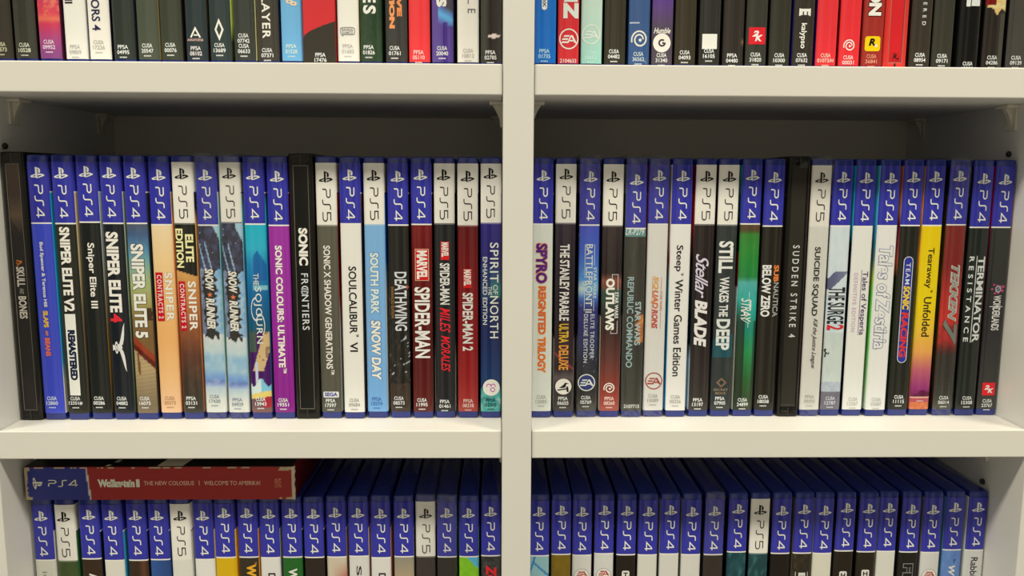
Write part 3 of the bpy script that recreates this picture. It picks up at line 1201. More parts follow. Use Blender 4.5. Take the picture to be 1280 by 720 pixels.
c = game(MID_R, MR[0], 'pale greenish game case with purple and orange playful title, touching the upright', body=(206, 206, 182), side=(40, 46, 38))
word(c, 'SPYRO', 303, 353, .46, 14, (84, 38, 112), .04, outline=(220, 140, 50), ow=.035)
word(c, 'REIGNITED', 357, 417, .50, 9, (208, 92, 44), .03, outline=(226, 160, 70), ow=.02)
word(c, 'TRILOGY', 421, 465, .50, 9.5, (212, 100, 44), .03, outline=(228, 164, 70), ow=.02)
code(c, 'CUSA', '12085', 499, .5, (160, 156, 134))


def art_office(u, y):
    c = stops([(278, (56, 48, 50)), (380, (44, 37, 38)), (440, (60, 44, 44)), (460, (52, 42, 40)), (472, (96, 86, 78)), (482, (60, 54, 48)), (515, (66, 60, 52))])(u, y)
    if 440 < y < 462 and abs((y-440)/22-u) < .08:
        c = (140, 62, 62)
    return c


c = game(MID_R, MR[1], 'dark game case with white and yellow title over a round white bird emblem', kind='5', body=art_office, fine=True, side=stops([(300, (30, 40, 30)), (420, (30, 28, 26)), (424, (190, 180, 160)), (520, (150, 140, 120))]))
word(c, 'THE STANLEY PARABLE', 304, 400, .48, 12, (220, 212, 192), .02)
word(c, 'ULTRA', 404, 428, .48, 12, (218, 170, 52), .02)
word(c, 'DELUXE', 431, 462, .48, 12, (224, 150, 58), .02)
mark('emblem', poly_mesh(disc(-.1, c['z'](483), 5.4)), (226, 222, 206), c['sleeve'], 1)
emblem(c, unit([[(.20, .48), (.38, .60), (.52, .50), (.40, .45)], [(.36, .58), (.54, .76), (.64, .74), (.68, .62), (.58, .48), (.46, .48)], [(.52, .72), (.58, .86), (.68, .86), (.72, .76), (.64, .66)], [(.70, .86), (.86, .78), (.71, .76)]]
                +ribbon([(.10, .30), (.74, .40)], .09)+[[(.72, .14), (.86, .17), (.80, .58), (.68, .56)]]), 484, .5, 19, 17, (40, 36, 34), 'emblem_bird', 2)
code(c, 'PPSA', '06655', 501, .48)


def art_space(u, y):
    c = stops([(279, (66, 76, 168)), (315, (58, 92, 176)), (345, (70, 134, 190)), (360, (120, 172, 200)), (372, (70, 110, 170)), (385, (40, 46, 104)), (410, (38, 40, 92)), (430, (38, 46, 84)), (455, (34, 36, 46)), (490, (40, 40, 36)), (515, (70, 68, 58))])(u, y)
    if 350 < y < 372 and u < .35:
        c = mixc(c, (206, 214, 206), .8*(1-abs(y-360)/12))
    if vnoise(u*12, y/2.2) > .93 and y < 480:
        c = mixc(c, (190, 200, 210), .6)
    return c


c = game(MID_R, MR[2], 'film-wrapped blue starry game case with serif white title and round ringed white emblem', body=art_space, fine=True, wrap=True, side=(26, 25, 26))
word(c, 'BATTLEFRONT II', 304, 390, .52, 8.4, (214, 218, 214))
for a, y0, y1 in ((-2.6, 304, 347), (-2.6, 360, 388), (3.6, 304, 331), (3.6, 374, 388)):
    mark('title_line', poly_mesh(rect(a-.16, c['z'](y1), a+.16, c['z'](y0))), (208, 214, 214), c['sleeve'])
emblem(c, unit(ring(.5, .5, .4, .2)), 353, .30, 5, 5, (206, 212, 212), 'title_mark')
word(c, 'STAR WARS', 333, 372, .80, 4, (206, 212, 212), .01)
word(c, 'ELITE TROOPER', 392, 448, .72, 5, (206, 208, 204), 0, 0, 1.15)
word(c, 'DELUXE EDITION', 392, 453, .40, 5, (206, 208, 204), 0, 0, 1.15)
mark('emblem_field', poly_mesh(disc(-.2, c['z'](478), 5.3)), (40, 52, 104), c['sleeve'], 1)
emblem(c, EAR, 478, .48, 22, 22, (216, 216, 210), layer=2)
code(c, 'CUSA', '05769', 500, .46)


def art_outlaw(u, y):
    c = stops([(278, (62, 52, 46)), (340, (50, 42, 37)), (350, (140, 84, 62)), (357, (120, 72, 54)), (364, (60, 84, 66)), (376, (64, 78, 60)), (392, (58, 54, 44)), (415, (66, 46, 38)), (450, (96, 56, 46)), (490, (140, 62, 48)), (515, (156, 80, 62))])(u, y)
    return mixc(c, (36, 32, 30), .5*max(0, fbm(u*5, y/8)-.45)) if y < 420 else c


c = game(MID_R, MR[3], 'brown game case turning rust red below, with framed white title and white swirl emblem', kind='5', body=art_outlaw, fine=True, side=stops([(300, (26, 26, 34)), (393, (24, 26, 34)), (396, (196, 196, 190)), (520, (180, 178, 170))]))
word(c, 'OUTLAWS', 347, 412, .44, 11, (224, 220, 202), .045)
mark('title_line', poly_mesh(ribbon([(.3, c['z'](347)), (.3, c['z'](342)), (4.2, c['z'](342)), (4.2, c['z'](362))], .32)+ribbon([(4.2, c['z'](400)), (4.2, c['z'](416)), (0, c['z'](416)), (0, c['z'](413))], .32)), (206, 202, 188), c['sleeve'])
word(c, 'STAR WARS', 364, 397, .76, 4.5, (214, 210, 194), .02)
emblem(c, SWIRL, 485, .5, 15.5, 15.5, (224, 216, 200))
code(c, 'PPSA', '08260', 501, .5, (226, 190, 168))


def art_squad(u, y):
    if y < 294.5:
        return (98, 142, 130)
    c = mixc((54, 52, 42), (82, 74, 58), .9*max(0, fbm(u*7, y/30)-.35))
    if 392 < y < 427 and u > .55+.25*vnoise(3, y/4):
        c = mixc((226, 150, 62), (150, 84, 40), vnoise(u*4, y/5))
    if y > 430:
        c = mixc((50, 50, 40), (64, 62, 50), (y-430)/80)
    return c


c = game(MID_R, MR[4], 'film-wrapped olive black game case with a teal coded strip and orange blast', body=art_squad, fine=True, wrap=True, side=stops([(300, (90, 92, 84)), (520, (60, 58, 50))]), jit=-2.2)
hword(c, 'LR-P279', 288.5, .46, 23, 7.5, (206, 214, 200), .01, .2, 'title_code')
word(c, 'REPUBLIC COMMANDO', 345, 459, .32, 8, (150, 172, 160), .012)
word(c, 'STAR WARS', 376, 431, .70, 7.5, (170, 184, 172), .02, -.1)
code(c, None, '2107715', 505, .5, tiny=False)

c = game(MID_R, MR[5], 'film-wrapped white game case with orange to red title and ringed red emblem', body=(214, 209, 188), wrap=True, side=stops([(300, (120, 34, 34)), (332, (100, 30, 30)), (334, (70, 66, 60)), (520, (160, 158, 150))]))
for s_, y0, y1, col in (('SQ', 344, 361, (218, 156, 64)), ('UAD', 362, 385, (208, 106, 52)), ('RONS', 386, 410, (190, 64, 48))):
    word(c, s_, y0, y1, .46, 7.2, col, .03, .2)
for a, y0, y1 in ((-2.6, 345, 374), (-2.6, 381, 410), (3.2, 345, 362), (3.2, 389, 410)):
    mark('title_line', poly_mesh(rect(a-.14, c['z'](y1), a+.14, c['z'](y0))), (202, 120, 84), c['sleeve'])
word(c, 'STAR WARS', 363, 388, .74, 3, (200, 120, 84))
emblem(c, unit(ring(.5, .5, .25, .2)), 377, .30, 4, 4, (202, 120, 84), 'title_mark')
emblem(c, EAR, 476, .5, 22, 22, (164, 62, 46))
code(c, 'CUSA', '15089', 498, .48, (164, 158, 142))

c = game(MID_R, MR[6], 'white game case with long black lower-case title, just left of dark cases', body=(218, 213, 192), side=stops([(300, (190, 186, 172)), (330, (120, 70, 60)), (350, (130, 170, 160)), (380, (60, 130, 150)), (520, (50, 120, 145))]))
word(c, 'Steep', 305, 338, .42, 10.5, (40, 36, 34), .006)
word(c, 'TM', 340, 343, .62, 3, (40, 36, 34))
word(c, 'Winter Games Edition', 348, 470, .48, 10, (40, 36, 34), .006)
code(c, 'CUSA', '05526', 499, .48, (164, 158, 140))

c = game(MID_R, MR[7], 'black game case with lilac handwritten word above bold slanted white capitals', kind='5', body=stops([(280, (50, 43, 37)), (400, (44, 38, 34)), (515, (62, 56, 47))]), side=stops([(280, (120, 30, 34)), (320, (30, 28, 26)), (430, (28, 26, 25)), (434, (180, 176, 160)), (520, (170, 168, 152))]))
word(c, 'Stellar', 316, 372, .44, 16, (204, 192, 214), -.004, .5, .88)
word(c, 'BLADE', 374, 433, .46, 15.5, (218, 210, 214), .04, .22)
code(c, 'PPSA', '13197', 503, .46)

c = game(MID_R, MR[8], 'grey black game case with large white stepped title above a teal band', kind='5', body=lambda u, y: (42, 78, 80) if 400+20*vnoise(u*3, 2) < y < 446 and y > 424-8*u else mixc((50, 54, 50), (58, 62, 54), vnoise(u*4, y/20)), fine=True, side=stops([(300, (30, 30, 28)), (520, (28, 30, 30))]))
word(c, 'STILL', 300, 340, .48, 18, (218, 214, 194), .03)
word(c, 'WAKES', 345, 377, .46, 12, (212, 208, 190), .025)
word(c, 'THE', 380, 395, .46, 11, (212, 208, 190), .025)
word(c, 'DEEP', 398, 437, .48, 17, (206, 208, 188), .03)
emblem(c, unit(ring(.5, .5, .3, .1)+ribbon([(.5, 0), (1, .5), (.5, 1), (0, .5)], .08, True)), 478, .5, 12, 12, (128, 102, 76))
hword(c, 'SECRET', 487, .48, 19, 3.2, (140, 120, 92), .01)
hword(c, 'MODE', 491.5, .48, 13, 3.2, (140, 120, 92), .01)
code(c, 'PPSA', '07905', 501, .46)


def art_cat(u, y):
    c = stops([(279, (92, 70, 48)), (286, (86, 68, 44)), (292, (64, 124, 50)), (320, (50, 128, 52)), (345, (46, 122, 60)), (352, (84, 160, 144)), (380, (50, 160, 140)), (410, (40, 130, 104)), (440, (50, 130, 70)), (475, (52, 92, 48)), (515, (66, 62, 46))])(u, y)
    e = abs(u-.55)
    if y > 372 and u < .42:
        c = mixc(c, (40, 44, 32), min(1, (y-372)/30)*.8)
    if y > 400 and u > .88:
        c = mixc(c, (40, 44, 34), .6)
    return mixc(c, (30, 90, 50), .6*max(0, fbm(u*4, y/14)-.5))


c = game(MID_R, MR[9], 'vivid green game case with white scrawled title', body=art_cat, fine=True, side=stops([(200, (30, 120, 110)), (300, (24, 24, 24)), (312, (26, 24, 24)), (314, (96, 20, 32)), (356, (96, 20, 32)), (360, (206, 200, 178)), (520, (196, 192, 172))]))
word(c, 'STRAY', 372, 402, .46, 13, (220, 224, 210), -.004, .3, .9)
mark('title_scrawl', poly_mesh(ribbon([(1.2, c['z'](364)), (1.0, c['z'](374)), (1.6, c['z'](384))], .3)+ribbon([(-3.6, c['z'](386)), (2.2, c['z'](392)), (-3.4, c['z'](398)), (1.8, c['z'](404))], .35)+ribbon([(1.2, c['z'](399)), (1.0, c['z'](409))], .3)), (214, 220, 206), c['sleeve'], 2)
code(c, 'CUSA', '24899', 503, .48)

c = game(MID_R, MR[10], 'black game case with white title beside orange and grey lettering', body=(46, 42, 33), side=(24, 24, 24))
word(c, 'BELOW ZERO', 330, 395, .30, 11.5, (216, 212, 194), .03)
word(c, 'SUB', 330, 351, .76, 6.4, (222, 122, 58), .03)
word(c, 'NAUTICA', 352, 395, .78, 6.4, (170, 166, 150), 0)
code(c, 'CUSA', '18058', 499, .42)

c = metal(MID_R, MR[11], 14.7, 'brownish black metal case with widely spaced white capitals', MAT['black'], (54, 50, 40), (84, 66, 60), 1.6, None, 0.0018, 'peg')
word(c, 'SUDDEN STRIKE 4', 305, 421, .52, 8.4, (204, 200, 182), .004, 0, 1.6)

c = game(MID_R, MR[12], 'film-wrapped white game case with wide black title and slanted black handwriting', kind='5', body=(208, 203, 180), wrap=True, side=stops([(300, (80, 30, 32)), (520, (90, 70, 66))]))
word(c, 'SUICIDE SQUAD', 307, 394, .46, 8.4, (44, 40, 36), .018)
word(c, 'Kill the Justice League', 397, 460, .54, 7, (64, 60, 54), -.002, .45, .9)
code(c, 'PPSA', '09593', 499, .48, (168, 162, 142))


def art_pale(u, y):
    c = mixc((182, 196, 190), (210, 212, 196), fbm(u*3, y/18))
    if y < 360 and abs(y-(354-26*(u-.1)**1.0)+10*0) < 9 and y > 338:
        c = mixc((84, 84, 104), (120, 124, 136), u)
    if y > 415:
        c = mixc((196, 202, 182), (176, 184, 166), fbm(u*4, y/14))
    if y > 478:
        c = mixc((150, 158, 160), (186, 190, 182), fbm(u*8, y/3))
    if y > 490:
        c = mixc((96, 92, 98), (120, 114, 112), fbm(u*6, y/4))
    return c


c = game(MID_R, MR[13], 'pale grey painted game case with tall black title and red numeral', body=art_pale, fine=True, side=(28, 28, 30))
word(c, 'THE SURGE', 358, 404, .50, 21.5, (46, 44, 44), .012)
word(c, '2', 405, 412, .52, 21.5, (196, 50, 48), .02)
mark('title_figure', poly_mesh(ribbon([(-6.2, c['z'](437)), (-5.2, c['z'](440)), (-5.6, c['z'](446))], .9)+ribbon([(-5.4, c['z'](440)), (-3.6, c['z'](442)), (-3.0, c['z'](440))], .6)+disc(-5.5, c['z'](436.5), .7, 10)), (50, 48, 46), c['sleeve'])
code(c, 'CUSA', '12787', 501, .48, (196, 196, 186))

c = game(MID_R, MR[14], 'white game case with thin purple title, an underline and faint pink second line', body=(216, 212, 190), side=stops([(280, (40, 150, 180)), (300, (30, 34, 36)), (520, (30, 30, 34))]))
word(c, 'Tales of Vesperia', 338, 418, .70, 9, (76, 50, 90))
mark('title_line', poly_mesh(rect(.5, c['z'](418), .85, c['z'](336))), (120, 84, 110), c['sleeve'])
word(c, 'DEFINITIVE EDITION', 340, 414, .28, 5, (200, 160, 170), 0, 0, 1.2)
code(c, 'CUSA', '12267', 502, .5, (180, 176, 156))

c = game(MID_R, MR[15], 'white game case with large fancy title drawn only in grey blue outline', body=(216, 212, 192), side=stops([(200, (80, 170, 190)), (320, (60, 100, 110)), (340, (200, 150, 60)), (350, (90, 170, 60)), (430, (100, 180, 80)), (520, (170, 190, 150))]))
word(c, 'Tales of Zestiria', 306, 435, .50, 17, (216, 212, 192), .018, .1, outline=(104, 112, 140), ow=.028)
code(c, 'CUSA', '03687', 502, .5, (176, 172, 154))

c = game(MID_R, MR[16], 'black game case with a long blue capsule of coloured words', body=(43, 42, 33), side=stops([(262, (210, 100, 60)), (270, (40, 20, 20)), (282, (120, 40, 50)), (340, (190, 90, 60)), (344, (30, 26, 26)), (520, (28, 26, 26))]))
z0, z1 = c['z'](453), c['z'](319)
mark('title_capsule', poly_mesh(rrect(-3.1, z0, 3.3, z1, 3.1)), (196, 198, 206), c['sleeve'], 1)
mark('title_capsule', poly_mesh(rrect(-2.6, z0+.5, 2.8, z1-.5, 2.6)), (52, 56, 130), c['sleeve'], 2)
word(c, 'TEAM', 327, 354, .51, 5.5, (206, 208, 214), .0, 0, 1.2, layer=3)
word(c, 'SONIC', 356, 386, .51, 8.5, (222, 186, 50), .04, .1, layer=3)
word(c, 'RACING', 389, 446, .51, 9, (206, 56, 48), .035, .1, layer=3)
code(c, 'CUSA', '11115', 499, .5)


def art_paper(u, y):
    c = stops([(280, (216, 184, 12)), (380, (218, 190, 22)), (410, (220, 178, 50)), (440, (214, 150, 74)), (462, (176, 90, 94)), (485, (140, 54, 98)), (496, (110, 40, 74))])(u, y)
    if y > 484 and vnoise(u*4, 1.7)*16 > 500-y:
        c = (92, 34, 58)
    if y > 497:
        c = (170, 80, 84)
    if y > 503:
        c = mixc((214, 130, 66), (176, 84, 60), fbm(u*6, y/3))
    if 496 < y < 498:
        c = (220, 180, 140)
    return c


c = game(MID_R, MR[17], 'yellow game case fading to purple papercraft dunes, with dark title', body=art_paper, fine=True, side=stops([(200, (222, 120, 60)), (300, (220, 150, 50)), (420, (190, 160, 40)), (520, (120, 50, 60))]))
word(c, 'Tearaway', 308, 359, .48, 10, (52, 44, 30), .004)
word(c, 'TM', 361, 364, .68, 3, (52, 44, 30))
word(c, 'Unfolded', 370, 420, .52, 10, (52, 44, 30), .004)
code(c, None, None, 493, .5, (214, 180, 170))


def art_fist(u, y):
    c = stops([(279, (124, 42, 34)), (330, (126, 36, 30)), (370, (176, 46, 36)), (405, (196, 48, 38)), (425, (170, 44, 36)), (436, (96, 40, 32)), (444, (52, 46, 38)), (490, (54, 52, 42)), (515, (74, 74, 60))])(u, y)
    if 405 < y < 440:
        c = mixc(c, (60, 40, 34), .9*max(0, fbm(u*5, y/6)-.42))
    return c


c = game(MID_R, MR[18], 'film-wrapped red game case, dark below, with slanted outlined title and big numeral seven', body=art_fist, fine=True, wrap=True, side=stops([(300, (30, 24, 22)), (350, (60, 40, 26)), (360, (30, 26, 24)), (520, (30, 28, 26))]))
word(c, 'TEKKEN', 330, 400, .60, 9.5, (150, 148, 128), .02, .35, outline=(222, 222, 204), ow=.022)
word(c, '7', 398, 431, .54, 18, (120, 118, 102), .03, .25, outline=(40, 36, 30), ow=.03)
code(c, 'CUSA', '06014', 500, .52)

c = game(MID_R, MR[19], 'green black game case with white title on a long rule and spaced second line', body=(43, 46, 38), side=(30, 24, 26))
word(c, 'TERMINATOR', 319, 427, .70, 9, (212, 212, 196), .02)
word(c, 'RESISTANCE', 319, 426, .22, 6, (212, 212, 196), .01, 0, 1.75)
mark('title_line', poly_mesh(rect(-.75, c['z'](427), -.25, c['z'](318))), (212, 212, 196), c['sleeve'])
code(c, 'CUSA', '15308', 500, .54)

c = game(MID_R, MR[20], 'charcoal game case with pink flecked white title and red square emblem, against right side panel', body=stops([(280, (54, 55, 47)), (400, (48, 46, 42)), (515, (64, 63, 54))]), side=stops([(280, (130, 36, 60)), (330, (60, 30, 36)), (520, (30, 26, 28))]))
fl_ = []
for q in range(9):
    an = q*2.4
    rr_ = .22+.26*((q*37) % 10)/10
    fl_ += disc(.5+rr_*math.cos(an), .5+rr_*math.sin(an), .05+.03*(q % 3), 10)
emblem(c, unit(fl_), 359, .56, 18, 16, (196, 66, 106), 'title_flecks')
emblem(c, unit(ring(.5, .5, .3, .16)+ribbon([(.2, .2), (.8, .8)], .1)), 360, .56, 10, 12, (150, 154, 150), 'title_flecks', 2)
word(c, 'WONDERLANDS', 368, 412, .56, 10, (218, 212, 210), .01, 0, .95)
mark('title_line', poly_mesh(rect(-4.0, c['z'](382.5), 5.0, c['z'](381.7))), (214, 210, 208), c['sleeve'])
mark('emblem', poly_mesh(rect(-4.1, c['z'](494), 4.6, c['z'](478))), (214, 40, 44), c['sleeve'], 1)
hword(c, '2', 484, .42, 6.5, 6, (226, 220, 208), .04, .25, 'emblem_lettering', 2)
hword(c, 'K', 488, .62, 7.5, 6, (226, 220, 208), .04, .25, 'emblem_lettering', 2)
code(c, 'CUSA', '23767', 504, .5)

# ---------- upper left shelf (only the feet of the spines are in the picture)
TL = [-317.6, -302.4, -287.2, -271.5, -256.7, -241.3, -226.4, -212.1, -196.3, -181.4, -166.1, -152.0, -136.6, -122.6, -101.5, -87.1, -71.0, -56.5, -41.9, -25.8, -10.9]
TL = spaced(TL, -313.4, 2.9, {13: 20.8})
OL = (66, 64, 50)

c = game(TOP_L, TL[0], 'olive brown game case at the far left end of the top row', body=(60, 54, 42), side=(30, 26, 24))
code(c, 'CUSA', '02573', 59, .45, (200, 196, 150))
c = game(TOP_L, TL[1], 'dark olive game case left of the fiery purple case', body=(64, 62, 50), side=(34, 28, 26))
code(c, 'CUSA', '10528', 60, .45, (206, 204, 170))


def art_fire(u, y):
    c = stops([(-200, (120, 60, 110)), (-40, (200, 60, 80)), (0, (196, 62, 84)), (16, (206, 66, 78)), (24, (214, 110, 80)), (30, (196, 60, 80)), (48, (160, 70, 110)), (70, (128, 70, 112))])(u, y)
    if -10 < y < 30:
        c = mixc(c, (228, 180, 90), 1.6*max(0, fbm(u*5, y/6)-.5))
    return c


c = game(TOP_L, TL[2], 'fiery red and purple painted game case with yellow flecks', body=art_fire, fine=True, side=(60, 20, 40))
code(c, 'CUSA', '09952', 56, .46, (216, 196, 200))
c = game(TOP_L, TL[3], 'white game case with two black strokes at picture top, right of the fiery case', kind='5', body=(222, 217, 198), side=(150, 146, 134))
word(c, 'II', -1, 4.5, .30, 9, (50, 46, 44), .02)
code(c, 'PPSA', '09809', 62, .46, (176, 170, 152))
c = game(TOP_L, TL[4], 'white game case with navy letters and the numeral four', body=(228, 224, 204), side=(40, 36, 44))
word(c, 'ORS 4', -1, 38, .40, 10, (50, 50, 74), .012)
code(c, 'CUSA', '17226', 56, .45, (176, 170, 148))
c = game(TOP_L, TL[5], 'green black game case right of the white case with the numeral four', kind='5', body=(52, 56, 46), side=stops([(-300, (40, 44, 60)), (100, (36, 32, 36))]))
code(c, 'PPSA', '04995', 62, .45)
c = game(TOP_L, TL[6], 'dark green grey game case with gold streaked edge', body=(76, 80, 62), side=(112, 96, 56))
code(c, 'CUSA', '20547', 60, .45)
c = game(TOP_L, TL[7], 'plain olive black game case left of the case with the white letter A', body=(64, 66, 50), side=(44, 36, 34))
code(c, 'CUSA', '00076', 59, .45)
c = game(TOP_L, TL[8], 'dark teal game case with the white letter A emblem', kind='5', body=(50, 58, 54), side=(40, 28, 24))
mark('emblem', poly_mesh(ribbon([(-3.4, c['z'](46)), (-.5, c['z'](34.5)), (2.4, c['z'](46))], 1.0)+ribbon([(-1.6, c['z'](43)), (1.2, c['z'](43))], .8)), (226, 222, 206), c['sleeve'])
hword(c, 'ANNAPURNA', 49, .45, 19, 3, (206, 170, 150), .01)
code(c, 'PPSA', '08102', 63, .45, (216, 206, 190))
c = game(TOP_L, TL[9], 'dark teal game case with hollow white diamond emblem', body=(54, 62, 56), side=stops([(-300, (170, 170, 90)), (30, (150, 160, 80)), (50, (40, 44, 30)), (100, (30, 30, 26))]))
mark('emblem', poly_mesh(ribbon([(-.5, c['z'](47)), (1.7, c['z'](36)), (-.5, c['z'](25)), (-2.7, c['z'](36))], 1.15, True)), (224, 220, 206), c['sleeve'])
code(c, 'CUSA', '13689', 59, .45)
c = game(TOP_L, TL[10], 'dark grey game case bearing two product codes one above the other', body=(60, 62, 52), side=stops([(-300, (190, 184, 120)), (100, (170, 160, 100))]))
code(c, 'CUSA', '07742', 47, .45, tiny=False)
code(c, 'CUSA', '06633', 60, .45)
c = game(TOP_L, TL[11], 'brownish black game case with white capitals ending in R', body=(66, 62, 50), side=(50, 42, 46))
word(c, 'LAYER', -6, 47, .46, 9.5, (228, 224, 208), .012, 0, 1.15)
code(c, 'CUSA', '07371', 65, .46)
c = game(TOP_L, TL[12], 'plain light blue game case in the top row beside the wide red box', kind='5', body=(108, 166, 208), side=(80, 130, 180))
emblem(c, unit(ring(.3, .65, .22, .2)+ring(.72, .35, .22, .2)), 2, .52, 12, 8, (226, 196, 150))
code(c, 'PPSA', '01528', 60, .46, (196, 214, 224))


def card_box(name, label, loc, size, front, mats_rgb, group=None, res=(30, 60), worn=0.0):
    """a cardboard box: size (x, y, z); front(u, v) paints the face towards the room, v from top to bottom"""
    w_, d_, h_ = size
    root = thing(name, label, 'game case', loc, group)
    # the core with slightly rounded edges and worn corners
    bm = bmesh.new()
    add_box(bm, (-w_/2, 0.0003, 0), (w_/2, d_, h_), 0.0005)
    core = from_bm('box_body', bm, ink(mats_rgb['body']), root)
    nx, nz = res
    vs = [(-w_/2+0.0003+(w_-0.0006)*i/nx, -0.00005, 0.0003+(h_-0.0006)*j/nz) for j in range(nz+1) for i in range(nx+1)]
    fs, cols = [], []
    for j in range(nz):
        for i in range(nx):
            fs.append((j*(nx+1)+i, j*(nx+1)+i+1, (j+1)*(nx+1)+i+1, (j+1)*(nx+1)+i))
            for ii, jj in ((i, j), (i+1, j), (i+1, j+1), (i, j+1)):
                cols.append((*alb(front(ii/nx, 1-jj/nz)), 1))
    me = bpy.data.meshes.new('front_print')
    me.from_pydata(vs, [], fs)
    ca = me.color_attributes.new('print', 'FLOAT_COLOR', 'CORNER')
    ca.data.foreach_set('color', [q for c in cols for q in c])
    fp = link('front_print', me, MAT['card'], root)
    return root, core, fp


def wide_front(u, v):
    y = 86 - (1-v)*0.1715/0.486*1000
    if y > 48-20*(u**.62):
        return (52, 46, 36)
    return (196, 46, 46)


xw = (TL[13]+10.3)/1000
root, core, fp = card_box('game_box', 'wide red cardboard game box with black curved foot in the top row', (xw, setback(xw)-0.001, P), (0.0204, 0.136, 0.1735), wide_front, {'body': (150, 34, 36)}, TOP_L.group, (40, 320))
cbox = {'root': root, 'sleeve': fp, 'z': (lambda y: TOP_L.y2z(y, xw)), 'flat': 0.0}
code(cbox, 'PPSA', '17476', 71, .52, tiny=False)

c = game(TOP_L, TL[14], 'white game case with small outlined speech bubble emblem', kind='5', body=(224, 219, 200), side=(150, 130, 80))
mark('emblem', poly_mesh(ribbon(rrect(-4.6, c['z'](42), 4.2, c['z'](33), 1.2, 3)[0], .45, True)+[[(-4.0, c['z'](42)), (-2.4, c['z'](42)), (-3.4, c['z'](45))]]), (140, 134, 120), c['sleeve'])
hword(c, 'BANDAI', 35.8, .48, 13, 3, (140, 134, 120), .01)
hword(c, 'NAMCO', 39.6, .48, 13, 3, (140, 134, 120), .01)
code(c, 'PPSA', '01683', 60, .48, (180, 174, 156))
c = game(TOP_L, TL[15], 'deep green game case with a single large white letter S', kind='5', body=lambda u, y: mixc((62, 78, 52), (40, 56, 38), fbm(u*4, y/14)), fine=True, side=(44, 60, 36))
word(c, 'S', 5, 16, .46, 15, (222, 220, 200), .03)
word(c, 'E', -9, 2, .46, 15, (222, 220, 200), .03)
code(c, 'PPSA', '01826', 61, .40)
c = game(TOP_L, TL[16], 'grey black game case with two columns of blocky orange letters', body=(62, 60, 52), side=(60, 50, 42))
word(c, 'EDITION', -40, 34, .32, 6.5, (226, 144, 84), .06)
word(c, 'DEFINITIVE', -84, 19, .66, 6, (222, 136, 78), .06)
code(c, 'CUSA', '01761', 62, .42)
c = game(TOP_L, TL[17], 'plain bright red game case between the orange lettered and the violet cases', kind='5', body=(222, 62, 60), side=(60, 24, 22))
code(c, 'PPSA', '05110', 67, .46, (238, 190, 170))


def art_violet(u, y):
    c = mixc((96, 78, 130), (84, 64, 126), u)
    if y < 14 and u > .6:
        c = (74, 68, 74)
    d = abs(y-(10+14*u))
    if u > .3 and y < 30 and d < 12:
        c = mixc((96, 170, 206), c, d/14)
    if y > 26 and .5 < u < .75:
        c = mixc(c, (64, 40, 110), .7)
    return c


c = game(TOP_L, TL[18], 'violet game case with light blue flame and white letter S', body=art_violet, fine=True, side=(40, 34, 66))
word(c, 'S', -6, 7, .46, 12, (226, 220, 196), .06)
code(c, 'CUSA', '20040', 62, .48)
c = game(TOP_L, TL[19], 'white game case with thin grey letter E, second from the upright', body=(230, 224, 202), side=(150, 150, 134))
word(c, 'L', -6, 3, .66, 9, (130, 124, 112), -.002)
word(c, 'E', 9, 14.5, .66, 9, (110, 104, 94), -.002)
code(c, 'CUSA', '10812', 65, .5, (176, 168, 146))
c = game(TOP_L, TL[20], 'brownish black game case touching the upright in the top row, left side', kind='5', body=lambda u, y: (216, 196, 176) if (abs(y-43) < 3.2-9*abs(u-.62)) else mixc((66, 64, 52), (48, 40, 34), min(1, abs(u-.6)*-3+1.2)), fine=True, side=(44, 42, 36))
code(c, 'PPSA', '02785', 67, .46)

# ---------- upper right shelf
TR = [23.0, 37.6, 52.3, 67.2, 82.6, 97.3, 112.0, 127.5, 142.7, 157.2, 172.4, 187.2, 202.4, 217.2, 232.1, 246.0, 262.7, 277.3, 293.7, 309.7, 325.6]
TR = spaced(TR, 21.9, 341.0, {15: 15.6})

c = game(TOP_R, TR[0], 'strong blue game case beside the upright in the top row, with white capsule mark', kind='5', body=(36, 104, 170), side=(24, 60, 110))
mark('emblem', poly_mesh(rrect(-2.4, c['z'](10), .9, c['z'](-14), 1.6)), (222, 222, 212), c['sleeve'])
word(c, 'DX', -6, 6.5, .44, 4, (60, 70, 80), .02, layer=2)
code(c, 'PPSA', '01735', 65, .46, (170, 204, 226))
c = game(TOP_R, TR[1], 'red game case with white letter N and ringed white emblem', body=(206, 52, 52), side=(60, 20, 20))
hword(c, 'N', 10.5, .60, 18, 17.5, (216, 222, 200), .05)
hword(c, 'Z', -10, .60, 18, 17.5, (216, 222, 200), .05)
emblem(c, EAR, 46, .52, 23, 24, (226, 218, 198))
code(c, None, '2104633', 70.5, .5, (232, 200, 180), tiny=False)
c = game(TOP_R, TR[2], 'pale mint green game case with faint ringed emblem', body=stops([(-300, (190, 210, 184)), (20, (186, 208, 180)), (75, (150, 200, 172))]), side=(40, 46, 40))
emblem(c, EAR, 40, .48, 22, 23, (218, 226, 204))
code(c, 'CUSA', '18652', 66, .48, (190, 218, 196))
c = game(TOP_R, TR[3], 'olive black game case between the mint green and the slate blue cases', body=(58, 54, 40), side=(28, 26, 22))
code(c, 'CUSA', '04482', 65, .46)
c = game(TOP_R, TR[4], 'film-wrapped slate blue game case with white swirl emblem in the top row', body=(56, 86, 124), wrap=True, side=(40, 60, 84))
mark('label_strip', poly_mesh(rect(-6.2, c['z'](26), 0, c['z'](24.4))), (190, 194, 190), c['sleeve'])
emblem(c, SWIRL, 46, .52, 21, 23, (224, 222, 208))
code(c, 'CUSA', '36562', 68, .48, (196, 206, 214))
c = game(TOP_R, TR[5], 'purple tinted dark game case with white script and round white letter emblem', body=stops([(-300, (70, 40, 120)), (0, (92, 60, 130)), (14, (92, 74, 92)), (40, (80, 70, 74)), (75, (82, 72, 74))]), side=(34, 28, 34))
hword(c, 'Humble', 35, .48, 20, 6.5, (226, 220, 206), .012, .35, 'emblem_script')
